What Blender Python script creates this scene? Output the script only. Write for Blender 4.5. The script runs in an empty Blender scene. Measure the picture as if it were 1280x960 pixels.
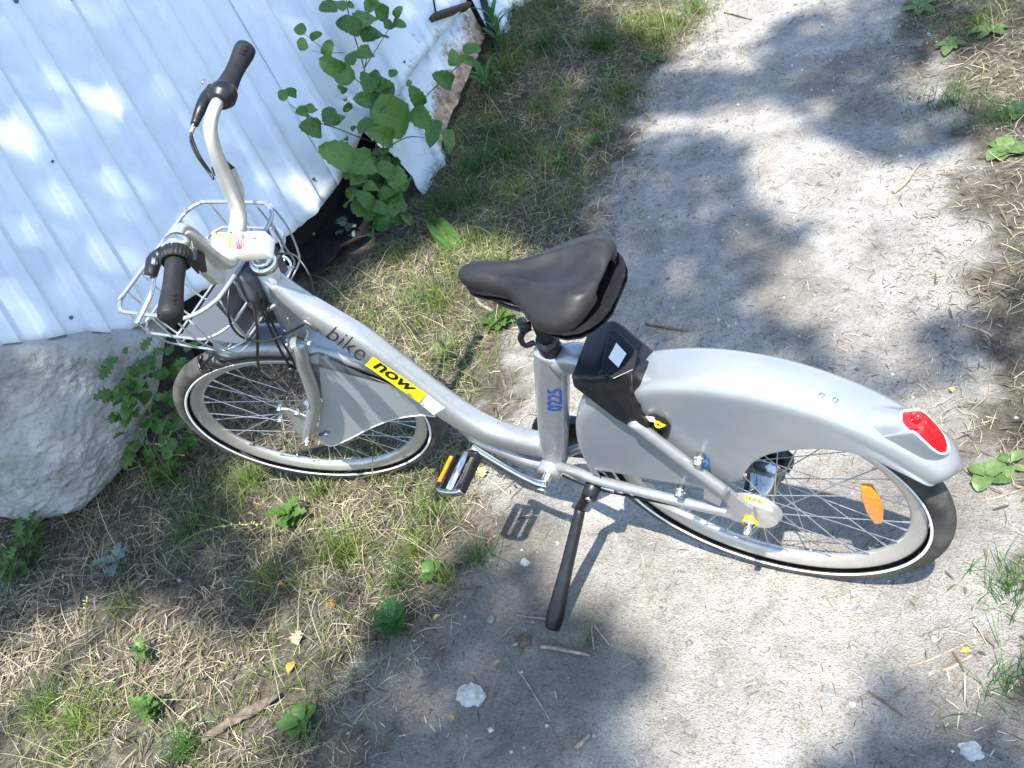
import bpy, bmesh, math, random
import numpy as np
from mathutils import Vector, Matrix, noise
from mathutils.bvhtree import BVHTree
random.seed(7); rng = np.random.default_rng(7)
D = bpy.data; SC = bpy.context.scene; COL = SC.collection

# ------------------------------------------------------------------ camera, sky, sun, exposure
CAM = np.array([0.487, -1.086, 1.733]); FPX = 1156.9; LEAN = math.radians(9)
MW = np.array([[0.8463, 0.4360, -0.3058], [-0.1124, 0.7073, 0.6979], [0.5206, -0.5563, 0.6476]])
for i in range(3):                                        # orthonormalise
    for j in range(i): MW[i] -= MW[i] @ MW[j] * MW[j]
    MW[i] /= np.linalg.norm(MW[i])
cd = D.cameras.new('camera'); cam = D.objects.new('camera', cd); COL.objects.link(cam)
cd.sensor_width = 36; cd.lens = 36 * FPX / 1280; cd.clip_start = .05; cd.clip_end = 500
m = Matrix.Identity(4)
for i in range(3):
    for j in range(3): m[i][j] = MW[j][i]
    m[i][3] = CAM[i]
cam.matrix_world = m; SC.camera = cam
SUN = Vector((0.175, -0.37, 0.912)).normalized()
sl = D.lights.new('sun', 'SUN'); sl.energy = 5.0; sl.angle = math.radians(.55); sl.color = (1, .95, .86)
so = D.objects.new('sun', sl); COL.objects.link(so); so.rotation_euler = SUN.to_track_quat('Z', 'Y').to_euler()
so.location = (2, -4, 9)
wd = D.worlds.new('World'); SC.world = wd; wd.use_nodes = True
nt = wd.node_tree; bg = nt.nodes['Background']; sky = nt.nodes.new('ShaderNodeTexSky')
sky.sky_type = 'NISHITA'; sky.sun_disc = False; sky.sun_elevation = math.asin(SUN.z)
sky.sun_rotation = math.atan2(SUN.x, SUN.y); sky.air_density = 1.3; sky.dust_density = .6; sky.ozone_density = 2
nt.links.new(sky.outputs[0], bg.inputs[0]); bg.inputs[1].default_value = .15
vs = SC.view_settings; vs.view_transform = 'Standard'; vs.look = 'None'; vs.exposure = 1.3; vs.gamma = 1
SC.render.resolution_x = 1024; SC.render.resolution_y = 768

# ------------------------------------------------------------------ where things stand (photo survey -> metres)
cl, sn = math.cos(LEAN), math.sin(LEAN)
W2B = np.array([[1, 0, 0], [0, cl, sn], [0, -sn, cl]])     # world -> bike frame
def ray(u, v): return MW.T @ np.array([(u - 640) / FPX, -(v - 480) / FPX, -1.0])
def G(u, v, z=0):
    d = ray(u, v); return Vector(CAM + (z - CAM[2]) / d[2] * d)
CB = W2B @ CAM
def B(u, v, y=0):                                          # on the bike's own plane at sideways offset y
    d = W2B @ ray(u, v); t = (y - CB[1]) / d[1]; return Vector(CB + t * d)
RW = .335; WB = 1.1406; STEER = .3453; HA = math.radians(69.758)
AX = Vector((math.cos(HA), 0, math.sin(HA))); PV = Vector((-WB + .06, 0, RW))
SR = Matrix.Rotation(STEER, 3, AX)
def S(p): return PV + SR @ (Vector(p) - PV)                # steer a point about the head axis
SRi = SR.transposed()
def F(u, v, y=0):                                          # unsteered coordinates of a point on the steered wheel plane
    d = SRi @ Vector(W2B @ ray(u, v)); o = PV + SRi @ (Vector(CB) - PV)
    t = (y - o.y) / d.y; return o + d * t
RIB = Vector((-.469, .341, .815)).normalized()
WP = G(515, 272); _n = (G(160, 415, .4) - WP).cross(RIB); WN = (_n * (1 if _n.x > 0 else -1)).normalized()
WA = Vector((0, 0, 1)).cross(WN).normalized()
def WL(u, v, off=0):
    d = Vector(ray(u, v)); c = Vector(CAM); q = WP + WN * off
    return c + d * ((q - c).dot(WN) / d.dot(WN))
_g = Matrix(((WA.dot(WA), WA.dot(RIB)), (WA.dot(RIB), RIB.dot(RIB)))).inverted()
def wab(p):
    x = p - WP; r = _g @ Vector((x.dot(WA), x.dot(RIB))); return r.x, r.y
def wp(a, b, off=0): return WP + WA * a + RIB * b + WN * off

# ------------------------------------------------------------------ helpers
def tag(o, label=None, cat=None, group=None, kind=None):
    if label: o['label'] = label
    if cat: o['category'] = cat
    if group: o['group'] = group
    if kind: o['kind'] = kind
    return o
def link(name, me, mat=None, parent=None):
    o = D.objects.new(name, me); COL.objects.link(o)
    if mat and me and not me.materials: me.materials.append(mat)
    if parent: o.parent = parent
    return o
def mesh(name, vs_, fs, mat=None, parent=None, smooth=True, solid=0, off=0):
    me = D.meshes.new(name); me.from_pydata([tuple(v) for v in vs_], [], fs); me.update()
    if smooth: me.polygons.foreach_set('use_smooth', [True] * len(me.polygons))
    o = link(name, me, mat, parent)
    if solid:
        s = o.modifiers.new('s', 'SOLIDIFY'); s.thickness = solid; s.offset = off
    return o
def empty(name, loc=(0, 0, 0), rot=(0, 0, 0)):
    o = D.objects.new(name, None); COL.objects.link(o); o.location = loc; o.rotation_euler = rot; o.empty_display_size = .1
    return o
def spline(pts, n):
    pts = [Vector(p) for p in pts]
    if len(pts) == 2: return [pts[0].lerp(pts[1], i / n) for i in range(n + 1)]
    P = [pts[0] * 2 - pts[1]] + pts + [pts[-1] * 2 - pts[-2]]; out = []
    for i in range(len(pts) - 1):
        a, b, c, d = P[i:i + 4]
        for k in range(n):
            t = k / n
            out.append(.5 * ((2 * b) + (c - a) * t + (2 * a - 5 * b + 4 * c - d) * t * t + (3 * b - a - 3 * c + d) * t ** 3))
    out.append(pts[-1]); return out
def sweep(pts, prof, up=(0, 1, 0), n=6, seg=14, cap=True, power=2.0):
    """prof: list of (half_u, half_v) per control point or one pair; u is along 'up'."""
    c = spline(pts, n); N = len(c); m_ = len(pts)
    if not isinstance(prof, list): prof = [prof] * m_
    vs_, fs = [], []
    upv = Vector(up)
    for i, p in enumerate(c):
        t = (c[min(i + 1, N - 1)] - c[max(i - 1, 0)]).normalized()
        u = (upv - t * upv.dot(t))
        if u.length < 1e-4: u = Vector((1, 0, 0)) - t * t.x
        u.normalize(); w = t.cross(u)
        f = i / (N - 1) * (m_ - 1); k = min(int(f), m_ - 2); f -= k
        hu = prof[k][0] * (1 - f) + prof[k + 1][0] * f; hv = prof[k][1] * (1 - f) + prof[k + 1][1] * f
        for j in range(seg):
            a = 2 * math.pi * j / seg; ca, sa = math.cos(a), math.sin(a); e = 2 / power
            vs_.append(p + u * hu * math.copysign(abs(ca) ** e, ca) + w * hv * math.copysign(abs(sa) ** e, sa))
    for i in range(N - 1):
        for j in range(seg):
            a = i * seg + j; b = i * seg + (j + 1) % seg; fs.append((a, b, b + seg, a + seg))
    if cap:
        fs.append(tuple(range(seg))[::-1]); fs.append(tuple((N - 1) * seg + j for j in range(seg)))
    return vs_, fs
def merge(*vfs):
    V, Fc = [], []
    for v, f in vfs:
        o = len(V); V += list(v); Fc += [tuple(i + o for i in q) for q in f]
    return V, Fc
def tube(name, pts, r, mat, parent, st=False, n=6, seg=10, up=(0, 1, 0), power=2.0, **k):
    pr = [(q, q) if not isinstance(q, tuple) else q for q in r] if isinstance(r, list) else ((r, r) if not isinstance(r, tuple) else r)
    v, f = sweep(pts, pr, up, n, seg, power=power)
    if st: v = [S(x) for x in v]
    return mesh(name, v, f, mat, parent, **k)
def lathe(prof, seg=64, axis='Y', closed=False, c=(0, 0, 0)):
    """prof: (radius, y) pairs, turned about the y axis"""
    V, Fc = [], []; n = len(prof)
    for i in range(seg):
        a = 2 * math.pi * i / seg
        for r, y in prof: V.append(Vector((c[0] + r * math.cos(a), c[1] + y, c[2] + r * math.sin(a))))
    for i in range(seg):
        for j in range(n if closed else n - 1):
            a = i * n + j; b = i * n + (j + 1) % n; i2 = (i + 1) % seg
            Fc.append((a, i2 * n + j, i2 * n + (j + 1) % n, b))
    return V, Fc
def extr(poly, y0, y1):
    """polygon of (x,z) pushed between two y planes"""
    n = len(poly); V = [Vector((x, y0, z)) for x, z in poly] + [Vector((x, y1, z)) for x, z in poly]
    Fc = [tuple(range(n)), tuple(range(2 * n - 1, n - 1, -1))] + [(i, i + n, (i + 1) % n + n, (i + 1) % n) for i in range(n)]
    return V, Fc
def bevel(o, w=.003, seg=2, ang=35):
    b = o.modifiers.new('b', 'BEVEL'); b.width = w; b.segments = seg; b.limit_method = 'ANGLE'; b.angle_limit = math.radians(ang); return o
def boxv(c, sx, sy, sz, R=None):
    V = [Vector((x * sx / 2, y * sy / 2, z * sz / 2)) for x in (-1, 1) for y in (-1, 1) for z in (-1, 1)]
    if R: V = [R @ v for v in V]
    return [v + Vector(c) for v in V], [(0, 1, 3, 2), (4, 6, 7, 5), (0, 4, 5, 1), (2, 3, 7, 6), (0, 2, 6, 4), (1, 5, 7, 3)]
def cyl(p0, p1, r0, r1=None, seg=16):
    r1 = r0 if r1 is None else r1
    t = (Vector(p1) - Vector(p0)).normalized(); u = Vector((0, 1, 0)) if abs(t.y) < .9 else Vector((1, 0, 0))
    return sweep([p0, p1], [(r0, r0), (r1, r1)], u, 1, seg)

# ------------------------------------------------------------------ materials
def mat(name, col=(.5, .5, .5), rough=.5, metal=0, coat=0, spec=.5, trans=0, emis=None):
    m_ = D.materials.new(name); m_.use_nodes = True; b = m_.node_tree.nodes['Principled BSDF']
    b.inputs['Base Color'].default_value = (*col, 1); b.inputs['Roughness'].default_value = rough
    b.inputs['Metallic'].default_value = metal; b.inputs['Coat Weight'].default_value = coat
    b.inputs['Specular IOR Level'].default_value = spec; b.inputs['Transmission Weight'].default_value = trans
    return m_
def N(m_, t, **k):
    n = m_.node_tree.nodes.new(t)
    for a, b in k.items():
        if a in n.inputs: n.inputs[a].default_value = b
        else: setattr(n, a, b)
    return n
def L(m_, a, b): m_.node_tree.links.new(a, b)
def bs(m_): return m_.node_tree.nodes['Principled BSDF']
def noisy(m_, c1, c2, scale=20, detail=6, bump=0, bscale=None, lo=.35, hi=.65, coord='Object', dist=.002):
    tc = N(m_, 'ShaderNodeTexCoord'); nz = N(m_, 'ShaderNodeTexNoise', Scale=scale, Detail=detail, Roughness=.6)
    L(m_, tc.outputs[coord], nz.inputs['Vector']); r = N(m_, 'ShaderNodeValToRGB'); L(m_, nz.outputs[0], r.inputs[0])
    r.color_ramp.elements[0].position = lo; r.color_ramp.elements[1].position = hi
    r.color_ramp.elements[0].color = (*c1, 1); r.color_ramp.elements[1].color = (*c2, 1)
    L(m_, r.outputs[0], bs(m_).inputs['Base Color'])
    if bump:
        n2 = N(m_, 'ShaderNodeTexNoise', Scale=bscale or scale * 3, Detail=5.0); L(m_, tc.outputs[coord], n2.inputs['Vector'])
        bp = N(m_, 'ShaderNodeBump', Strength=bump, Distance=dist); L(m_, n2.outputs[0], bp.inputs['Height']); L(m_, bp.outputs[0], bs(m_).inputs['Normal'])
    return m_
M = {}
M['silver'] = noisy(mat('silver_paint', rough=.36, metal=.55, coat=.35), (.32, .33, .345), (.37, .38, .395), 60, 8, .06, 900, dist=.0004)
M['plastic_silver'] = noisy(mat('silver_plastic', rough=.36, metal=.5, coat=.25), (.30, .32, .345), (.335, .355, .38), 12, 5, .03, 500, dist=.0004)
M['chrome'] = noisy(mat('bright_metal', rough=.22, metal=1), (.6, .6, .6), (.75, .75, .75), 40, 5)
M['bar'] = noisy(mat('brushed_alloy', rough=.33, metal=.75, coat=.1), (.6, .59, .57), (.68, .67, .65), 50, 6, .04, 700, dist=.0003)
M['white_alloy'] = mat('pale_coated_alloy', (.62, .61, .58), .38, .1)
M['wire'] = mat('basket_wire', (.42, .43, .44), .35, .7)
M['rim'] = noisy(mat('rim_alloy', rough=.38, metal=.6), (.47, .455, .43), (.53, .515, .49), 30, 6, .05, 500, dist=.0003)
M['rubber'] = noisy(mat('tyre_rubber', rough=.8), (.02, .02, .02), (.085, .08, .072), 18, 10, .45, 350, dist=.001)
M['black'] = noisy(mat('black_plastic', rough=.38, spec=.45), (.006, .006, .008), (.012, .012, .015), 60, 6, .18, 1200, dist=.0004)
M['grip'] = noisy(mat('grip_rubber', rough=.6, spec=.4), (.006, .006, .009), (.013, .013, .016), 70, 6, .25, 900, dist=.0004)
M['saddle'] = noisy(mat('saddle_skin', rough=.5, spec=.45), (.010, .010, .011), (.018, .018, .019), 40, 6, .3, 1500, dist=.0004)
M['cable'] = mat('cable_black', (.012, .012, .012), .35)
M['stripe'] = mat('reflective_white', (.8, .8, .78), .5)
M['red'] = noisy(mat('red_lens', rough=.15, coat=.5), (.55, .004, .006), (.75, .012, .02), 180, 2, .4, 260, dist=.001)
M['amber'] = noisy(mat('amber_lens', rough=.2, coat=.5), (.7, .18, .005), (.85, .3, .01), 150, 2, .5, 400, dist=.001)
M['yellow'] = mat('yellow_label', (.85, .68, .01), .4); M['ink'] = mat('black_print', (.008, .008, .008), .4)
M['blue'] = mat('blue_print', (.01, .06, .35), .4); M['label'] = noisy(mat('white_label', rough=.45), (.75, .76, .75), (.8, .8, .8), 30)
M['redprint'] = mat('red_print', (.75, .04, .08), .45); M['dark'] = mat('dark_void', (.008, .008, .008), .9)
M['bluetie'] = mat('blue_plastic', (.01, .12, .4), .4)
M['steel'] = noisy(mat('steel_spoke', rough=.3, metal=.9), (.5, .5, .48), (.62, .61, .6), 90)
M['darkplate'] = mat('dark_steel_plate', (.09, .1, .12), .45, .3)  # even dark blue-grey for plates, bracket and screw heads

# =================================================================== SETTING
def poly_sd(p, poly):                                       # signed distance, + inside
    x, y = p; ins = False; best = 1e9; n = len(poly)
    for i in range(n):
        x1, y1 = poly[i]; x2, y2 = poly[(i + 1) % n]
        if (y1 > y) != (y2 > y) and x < (x2 - x1) * (y - y1) / (y2 - y1) + x1: ins = not ins
        dx, dy = x2 - x1, y2 - y1; t = max(0, min(1, ((x - x1) * dx + (y - y1) * dy) / (dx * dx + dy * dy)))
        best = min(best, math.hypot(x - x1 - t * dx, y - y1 - t * dy))
    return best if ins else -best
_pl = [(890, -30), (860, 60), (800, 130), (785, 200), (735, 300), (685, 380), (648, 450), (622, 530), (620, 620), (590, 700), (530, 780), (470, 860), (430, 990)]
_pr = [(1300, 990), (1255, 880), (1235, 780), (1225, 700), (1260, 640), (1215, 560), (1215, 420), (1185, 330), (1205, 240), (1180, 130), (1125, 50), (1095, -30)]
_a = [G(*q) for q in _pl]; _b = [G(*q) for q in _pr]
PATH = [(-.5, 14), (-.75, 6)] + [(q.x, q.y) for q in _a] + [(-.9, -4), (1.2, -4)] + [(q.x, q.y) for q in _b] + [(.35, 6), (.9, 14)]
def sstep(a, b, x): t = max(0, min(1, (x - a) / (b - a))); return t * t * (3 - 2 * t)
def gz(x, y, fine=True):
    h = .17 * sstep(1.2, 2.6, y) * sstep(-1.0, -1.8, x)
    h += .012 * noise.noise(Vector((x * 2.2, y * 2.2, 0)))
    if fine: h += .013 * noise.noise(Vector((x * 6, y * 6, 3))) + .004 * noise.noise(Vector((x * 22, y * 22, 5)))
    d = math.hypot(x, y)
    return h - .004
def axis(lo, hi, st, far):
    a = list(np.arange(lo, hi, st)); s = st; x = hi
    up = []
    while x < far: up.append(x); s *= 1.5; x += s
    s = st; x = lo - st; dn = []
    while x > -far: dn.append(x); s *= 1.5; x -= s
    return dn[::-1] + a + up
gx = axis(-2.9, 1.1, .02, 80); gy = axis(-1.5, 3.6, .02, 80)
V = []; pm = []
for y in gy:
    for x in gx:
        core = -3 < x < 1.3 and -1.7 < y < 4
        V.append((x, y, gz(x, y, core)))
        if -4 < x < 3 and -3 < y < 9:
            sd = poly_sd((x, y), PATH) + .16 * noise.noise(Vector((x * 4, y * 4, 9))) + .11 * noise.noise(Vector((x * 13, y * 13, 2))) + .05 * noise.noise(Vector((x * 35, y * 35, 2)))
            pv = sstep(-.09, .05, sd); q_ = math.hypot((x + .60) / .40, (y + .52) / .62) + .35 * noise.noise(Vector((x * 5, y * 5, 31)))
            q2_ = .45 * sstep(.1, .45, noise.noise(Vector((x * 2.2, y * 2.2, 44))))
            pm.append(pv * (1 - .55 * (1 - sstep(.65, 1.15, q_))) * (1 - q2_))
        else: pm.append(.2)
nx = len(gx); Fc = [(j * nx + i, j * nx + i + 1, (j + 1) * nx + i + 1, (j + 1) * nx + i) for j in range(len(gy) - 1) for i in range(nx - 1)]
gm = mat('soil', rough=.95, spec=.2)
ground = mesh('ground', V, Fc, gm); tag(ground, kind='structure')
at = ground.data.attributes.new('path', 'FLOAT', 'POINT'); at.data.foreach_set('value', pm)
tc = N(gm, 'ShaderNodeTexCoord'); av = N(gm, 'ShaderNodeAttribute', attribute_name='path')
def nz(sc, det=8, rough=.65, dist=0): 
    n = N(gm, 'ShaderNodeTexNoise', Scale=sc, Detail=det, Roughness=rough, Distortion=dist); L(gm, tc.outputs['Object'], n.inputs['Vector']); return n
def ramp(src, stops):
    r = N(gm, 'ShaderNodeValToRGB'); L(gm, src, r.inputs[0]); e = r.color_ramp.elements
    while len(e) < len(stops): e.new(.5)
    for k, (p_, c_) in enumerate(stops): e[k].position = p_; e[k].color = (*c_, 1)
    return r
def mixc(f, a, b, mode='MIX'):
    n = N(gm, 'ShaderNodeMix', data_type='RGBA', blend_type=mode)
    if isinstance(f, float): n.inputs[0].default_value = f
    else: L(gm, f, n.inputs[0])
    L(gm, a, n.inputs[6]); L(gm, b, n.inputs[7]); return n.outputs[2]
sand = ramp(nz(5, 12, .72, .3).outputs[0], [(.3, (.34, .32, .29)), (.48, (.50, .475, .435)), (.66, (.66, .635, .59))])
grit = ramp(nz(160, 4, .8).outputs[0], [(.34, (.45, .42, .4)), (.47, (.95, .95, .95)), (.62, (1.02, 1.02, 1.02)), (.72, (1.25, 1.22, 1.18))])
soilc = ramp(nz(14, 10, .75, .5).outputs[0], [(.3, (.065, .056, .045)), (.5, (.15, .132, .108)), (.7, (.32, .29, .25))])
grit2 = ramp(nz(90, 5, .8).outputs[0], [(.35, (.5, .45, .4)), (.6, (1.2, 1.2, 1.15))])
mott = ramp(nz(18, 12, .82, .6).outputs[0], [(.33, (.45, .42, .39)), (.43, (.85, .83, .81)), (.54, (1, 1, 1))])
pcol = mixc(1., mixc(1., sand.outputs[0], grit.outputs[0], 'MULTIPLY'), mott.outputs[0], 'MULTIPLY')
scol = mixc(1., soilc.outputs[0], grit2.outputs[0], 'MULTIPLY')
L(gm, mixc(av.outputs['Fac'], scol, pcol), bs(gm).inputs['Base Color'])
ad = N(gm, 'ShaderNodeMath', operation='ADD'); L(gm, nz(60, 8, .75).outputs[0], ad.inputs[0]); L(gm, nz(240, 3).outputs[0], ad.inputs[1])
bp = N(gm, 'ShaderNodeBump', Strength=1.0, Distance=.011); L(gm, ad.outputs[0], bp.inputs['Height']); L(gm, bp.outputs[0], bs(gm).inputs['Normal'])

# ---- metal wall of leaning ribbed sheets
wm = mat('painted_sheet_metal', rough=.5, metal=.05)
wc = N(wm, 'ShaderNodeTexCoord'); n1 = N(wm, 'ShaderNodeTexNoise', Scale=1.6, Detail=8.0, Roughness=.6); L(wm, wc.outputs['Object'], n1.inputs['Vector'])
r1 = N(wm, 'ShaderNodeValToRGB'); L(wm, n1.outputs[0], r1.inputs[0])
r1.color_ramp.elements[0].position = .3; r1.color_ramp.elements[0].color = (.52, .57, .63, 1); r1.color_ramp.elements[1].position = .65; r1.color_ramp.elements[1].color = (.66, .71, .76, 1)
n3 = N(wm, 'ShaderNodeTexNoise', Scale=9., Detail=12.0, Roughness=.75); L(wm, wc.outputs['Object'], n3.inputs['Vector'])
at_ = N(wm, 'ShaderNodeAttribute', attribute_name='rust')
mm = N(wm, 'ShaderNodeMath', operation='MULTIPLY_ADD'); L(wm, at_.outputs['Fac'], mm.inputs[0]); mm.inputs[1].default_value = .5; L(wm, n3.outputs[0], mm.inputs[2])
r2 = N(wm, 'ShaderNodeValToRGB'); L(wm, mm.outputs[0], r2.inputs[0]); r2.color_ramp.elements[0].position = .74; r2.color_ramp.elements[1].position = .84
r2.color_ramp.elements[0].color = (0, 0, 0, 1); r2.color_ramp.elements[1].color = (1, 1, 1, 1)
rc = N(wm, 'ShaderNodeValToRGB'); n4 = N(wm, 'ShaderNodeTexNoise', Scale=40., Detail=5.); L(wm, wc.outputs['Object'], n4.inputs['Vector']); L(wm, n4.outputs[0], rc.inputs[0])
rc.color_ramp.elements[0].color = (.16, .08, .045, 1); rc.color_ramp.elements[1].color = (.5, .36, .27, 1); rc.color_ramp.elements[0].position = .3; rc.color_ramp.elements[1].position = .7
mx = N(wm, 'ShaderNodeMix', data_type='RGBA'); L(wm, r2.outputs[0], mx.inputs[0]); L(wm, r1.outputs[0], mx.inputs[6]); L(wm, rc.outputs[0], mx.inputs[7])
gr = N(wm, 'ShaderNodeTexNoise', Scale=22., Detail=10., Roughness=.8); mp_ = N(wm, 'ShaderNodeMapping'); mp_.inputs['Scale'].default_value = (1, 1, .12); mp_.inputs['Rotation'].default_value = (-.40, -.5, 0)
L(wm, wc.outputs['Object'], mp_.inputs[0]); L(wm, mp_.outputs[0], gr.inputs['Vector']); rg_ = N(wm, 'ShaderNodeValToRGB'); L(wm, gr.outputs[0], rg_.inputs[0])
rg_.color_ramp.elements[0].position = .30; rg_.color_ramp.elements[0].color = (.90, .89, .87, 1); rg_.color_ramp.elements[1].position = .5; rg_.color_ramp.elements[1].color = (1, 1, 1, 1)
mg = N(wm, 'ShaderNodeMix', data_type='RGBA', blend_type='MULTIPLY'); mg.inputs[0].default_value = 1; L(wm, mx.outputs[2], mg.inputs[6]); L(wm, rg_.outputs[0], mg.inputs[7])
L(wm, mg.outputs[2], bs(wm).inputs['Base Color'])
nb = N(wm, 'ShaderNodeTexNoise', Scale=3.5, Detail=4.); L(wm, wc.outputs['Object'], nb.inputs['Vector'])
bb = N(wm, 'ShaderNodeBump', Strength=.12, Distance=.03); L(wm, nb.outputs[0], bb.inputs['Height']); L(wm, bb.outputs[0], bs(wm).inputs['Normal'])
wall = empty('metal_wall', WP); tag(wall, 'pale blue ribbed sheet metal wall leaning back behind the basket, rusty at its far end', 'wall')
RIBS = [-1.85, -1.72, -1.60, -1.475, -1.352, -1.21, -1.04, -.87, -.69, -.535, -.39, -.14, .09, .32, .583, .85, 1.12, 1.4, 1.7]
def prof(a):
    h = 0
    for r in RIBS:
        d = abs(a - r); h = max(h, .024 * (1 - sstep(.019, .037, d)))
    return h
def lerp_tab(t, x):
    if x <= t[0][0]: return t[0][1]
    for (x0, y0), (x1, y1) in zip(t, t[1:]):
        if x <= x1: return y0 + (y1 - y0) * (x - x0) / (x1 - x0 + 1e-9)
    return t[-1][1]
def sheet(a0, a1, low, high, off, rustf, name='metal_sheet', label=None, wob=0):
    aa = sorted(set([a0, a1] + list(np.arange(a0, a1, .03)) + [r + s for r in RIBS for s in (-.037, -.032, -.024, -.019, .019, .024, .032, .037) if a0 < r + s < a1]))
    V, Fc, ru = [], [], []; nb_ = 26
    for a in aa:
        lo = low(a); hi = high(a)
        for k in range(nb_ + 1):
            t = k / nb_; b = lo + (hi - lo) * t ** 1.3
            w_ = wob * noise.noise(Vector((a * 3, b * 3, off * 50)))
            dent = -.012 * math.exp(-((a + .70) / .03) ** 2 - ((b - 1.0) / .02) ** 2) - .01 * math.exp(-((a + .93) / .05) ** 2 - ((b - 1.02) / .04) ** 2)
            V.append(wp(a, b, off + prof(a) + w_ + dent) - WP); ru.append(rustf(a, b, b - lo))
    n_ = nb_ + 1
    for i in range(len(aa) - 1):
        for k in range(nb_): Fc.append((i * n_ + k, (i + 1) * n_ + k, (i + 1) * n_ + k + 1, i * n_ + k + 1))
    o = mesh(name, V, Fc, wm, wall, solid=.0015, off=-1); a_ = o.data.attributes.new('rust', 'FLOAT', 'POINT'); a_.data.foreach_set('value', ru)
    for p_ in o.data.polygons: pass
    if label: o['label'] = label
    return o
lowpx = [(-60, 446), (0, 434), (30, 430), (70, 424), (85, 421), (100, 415), (130, 420), (160, 415), (200, 396), (240, 372), (290, 343), (340, 308), (370, 288), (395, 266), (420, 235), (437, 205), (450, 172), (462, 148)]
LOW = [wab(WL(*q)) for q in lowpx]; LOW.sort()
midpx = [(455, 160), (470, 140), (497, 120), (508, 100), (527, 75), (536, 62), (564, 30), (578, 8), (588, -8)]
MID = [wab(WL(*q)) for q in midpx]; MID.sort()
patpx = [(455, 158), (468, 190), (490, 238), (515, 273), (538, 246), (557, 214), (556, 175), (575, 122), (590, 92), (600, 62), (612, 40)]
PAT = [wab(WL(*q)) for q in patpx]; PAT.sort()
aE = wab(WL(602, 20))[0]
norust = lambda a, b, c: .12 * (c < .06)
sheet(-2.6, -.84, lambda a: lerp_tab(LOW, a) + .006 * noise.noise(Vector((a * 30, 0, 0))), lambda a: 2.7, .004, norust, wob=.004)
sheet(-.90, -.19, lambda a: lerp_tab(LOW, a) + .006 * noise.noise(Vector((a * 30, 0, 0))), lambda a: 2.7, 0, norust, wob=.004)
sheet(-.25, aE + .02, lambda a: lerp_tab(LOW, a) if a < LOW[-1][0] else lerp_tab(MID, a), lambda a: 2.7, .006, lambda a, b, c: .25 * (c < .1) + (.1 if a > .4 else 0), wob=.006)
sheet(MID[0][0] + .003, aE - .02, lambda a: lerp_tab(PAT, a), lambda a: lerp_tab(MID, a) + .05, -.02, lambda a, b, c: .2 + .62 * sstep(.30, .0, c) * sstep(.12, .45, a), label='rust eaten lower sheet', wob=.012)
a2 = wab(WL(612, 40))[0]
sheet(a2 + .02, 3.4, lambda a: wab(WL(655, 20))[1] - .35, lambda a: 2.7, -.015, lambda a, b, c: .15 + .5 * sstep(.55, .25, c), label='far sheet with rusted foot', wob=.008)
# black panel standing in for the darkness inside, behind the hole
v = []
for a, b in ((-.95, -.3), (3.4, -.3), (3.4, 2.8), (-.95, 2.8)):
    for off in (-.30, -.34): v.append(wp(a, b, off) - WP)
mesh('interior_dark_panel', v, [(0, 2, 4, 6), (7, 5, 3, 1), (0, 1, 3, 2), (2, 3, 5, 4), (4, 5, 7, 6), (6, 7, 1, 0)], M['dark'], wall, smooth=False)
# post and capping ledge by the rusty sheet
q0, q1 = WL(594, -40, .0), WL(626, 84, .0)
mesh('post', *[x for x in sweep([q0 - WP, q1 - WP], (.012, .02), WA, 1, 8)], noisy(mat('tarred_post', rough=.8), (.015, .017, .02), (.04, .04, .045), 20), wall)
q0, q1 = WL(541, 22, .03), WL(584, 8, .03)
lg = mesh('ledge', *sweep([q0 - WP, q1 - WP], (.03, .012), WN, 1, 8, power=4), noisy(mat('brown_timber', rough=.8), (.05, .03, .022), (.1, .065, .05), 30), wall)
q0, q1 = WL(538, -20, .022), WL(546, 22, .022)
mesh('ledge_edge', *sweep([q0 - WP, q1 - WP], (.004, .004), WN, 1, 6), M['dark'], wall)
for (u, v_) in ((18, 7), (89, 397), (392, 224), (534, 41), (505, 78), (392, 293), (88, 2), (425, 4), (63, 207)):
    p = WL(u, v_, .004) - WP; s_ = .011 if u < 30 else .006
    o = mesh('screw', *cyl(p, p + WN * (.008 + prof(wab(WL(u, v_))[0])), s_, s_ * .6, 8), M['darkplate'], wall)

# ---- concrete footing
cm = noisy(mat('old_concrete', rough=.92, spec=.25), (.24, .24, .235), (.42, .42, .41), 7, 15, .75, 75, lo=.3, hi=.68, dist=.010)
tops = [(-140, 450), (-60, 446), (0, 436), (70, 428), (110, 420), (160, 418), (190, 424), (212, 436)]
bots = [(-140, 640), (-60, 652), (0, 652), (45, 650), (95, 640), (130, 607), (165, 572), (188, 530)]
NS, NT = 120, 90
tp = spline([WL(*q, .03) for q in tops], 10); bt = spline([G(*q) + Vector((0, 0, -.01)) for q in bots], 10)
V = []
def at_(L_, s): f = s * (len(L_) - 1); k = min(int(f), len(L_) - 2); return L_[k].lerp(L_[k + 1], f - k)
out = Vector((.75, -.66, 0)).normalized()
for i in range(NS + 1):
    s_ = i / NS; A, Bp = at_(bt, s_), at_(tp, s_)
    for j in range(NT + 1):
        t = j / NT; p = A.lerp(Bp, t)
        bul = .05 * math.sin(math.pi * t) + .02 * math.sin(math.pi * s_)
        q = Vector((s_ * 6, t * 4, 1)); bul += .03 * noise.noise(q * .8) + .010 * noise.noise(q * 2.5) + .014 * abs(noise.noise(q * 4)) + .008 * abs(noise.noise(q * 9)) + .004 * noise.noise(q * 20) + .0025 * noise.noise(q * 45)
        if t < .1: bul -= .05 * (1 - t / .1) ** 2
        if s_ > .9: bul -= .12 * ((s_ - .9) / .1) ** 2
        if t > .93: bul -= .02 * ((t - .93) / .07)
        V.append(p + out * bul)
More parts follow.
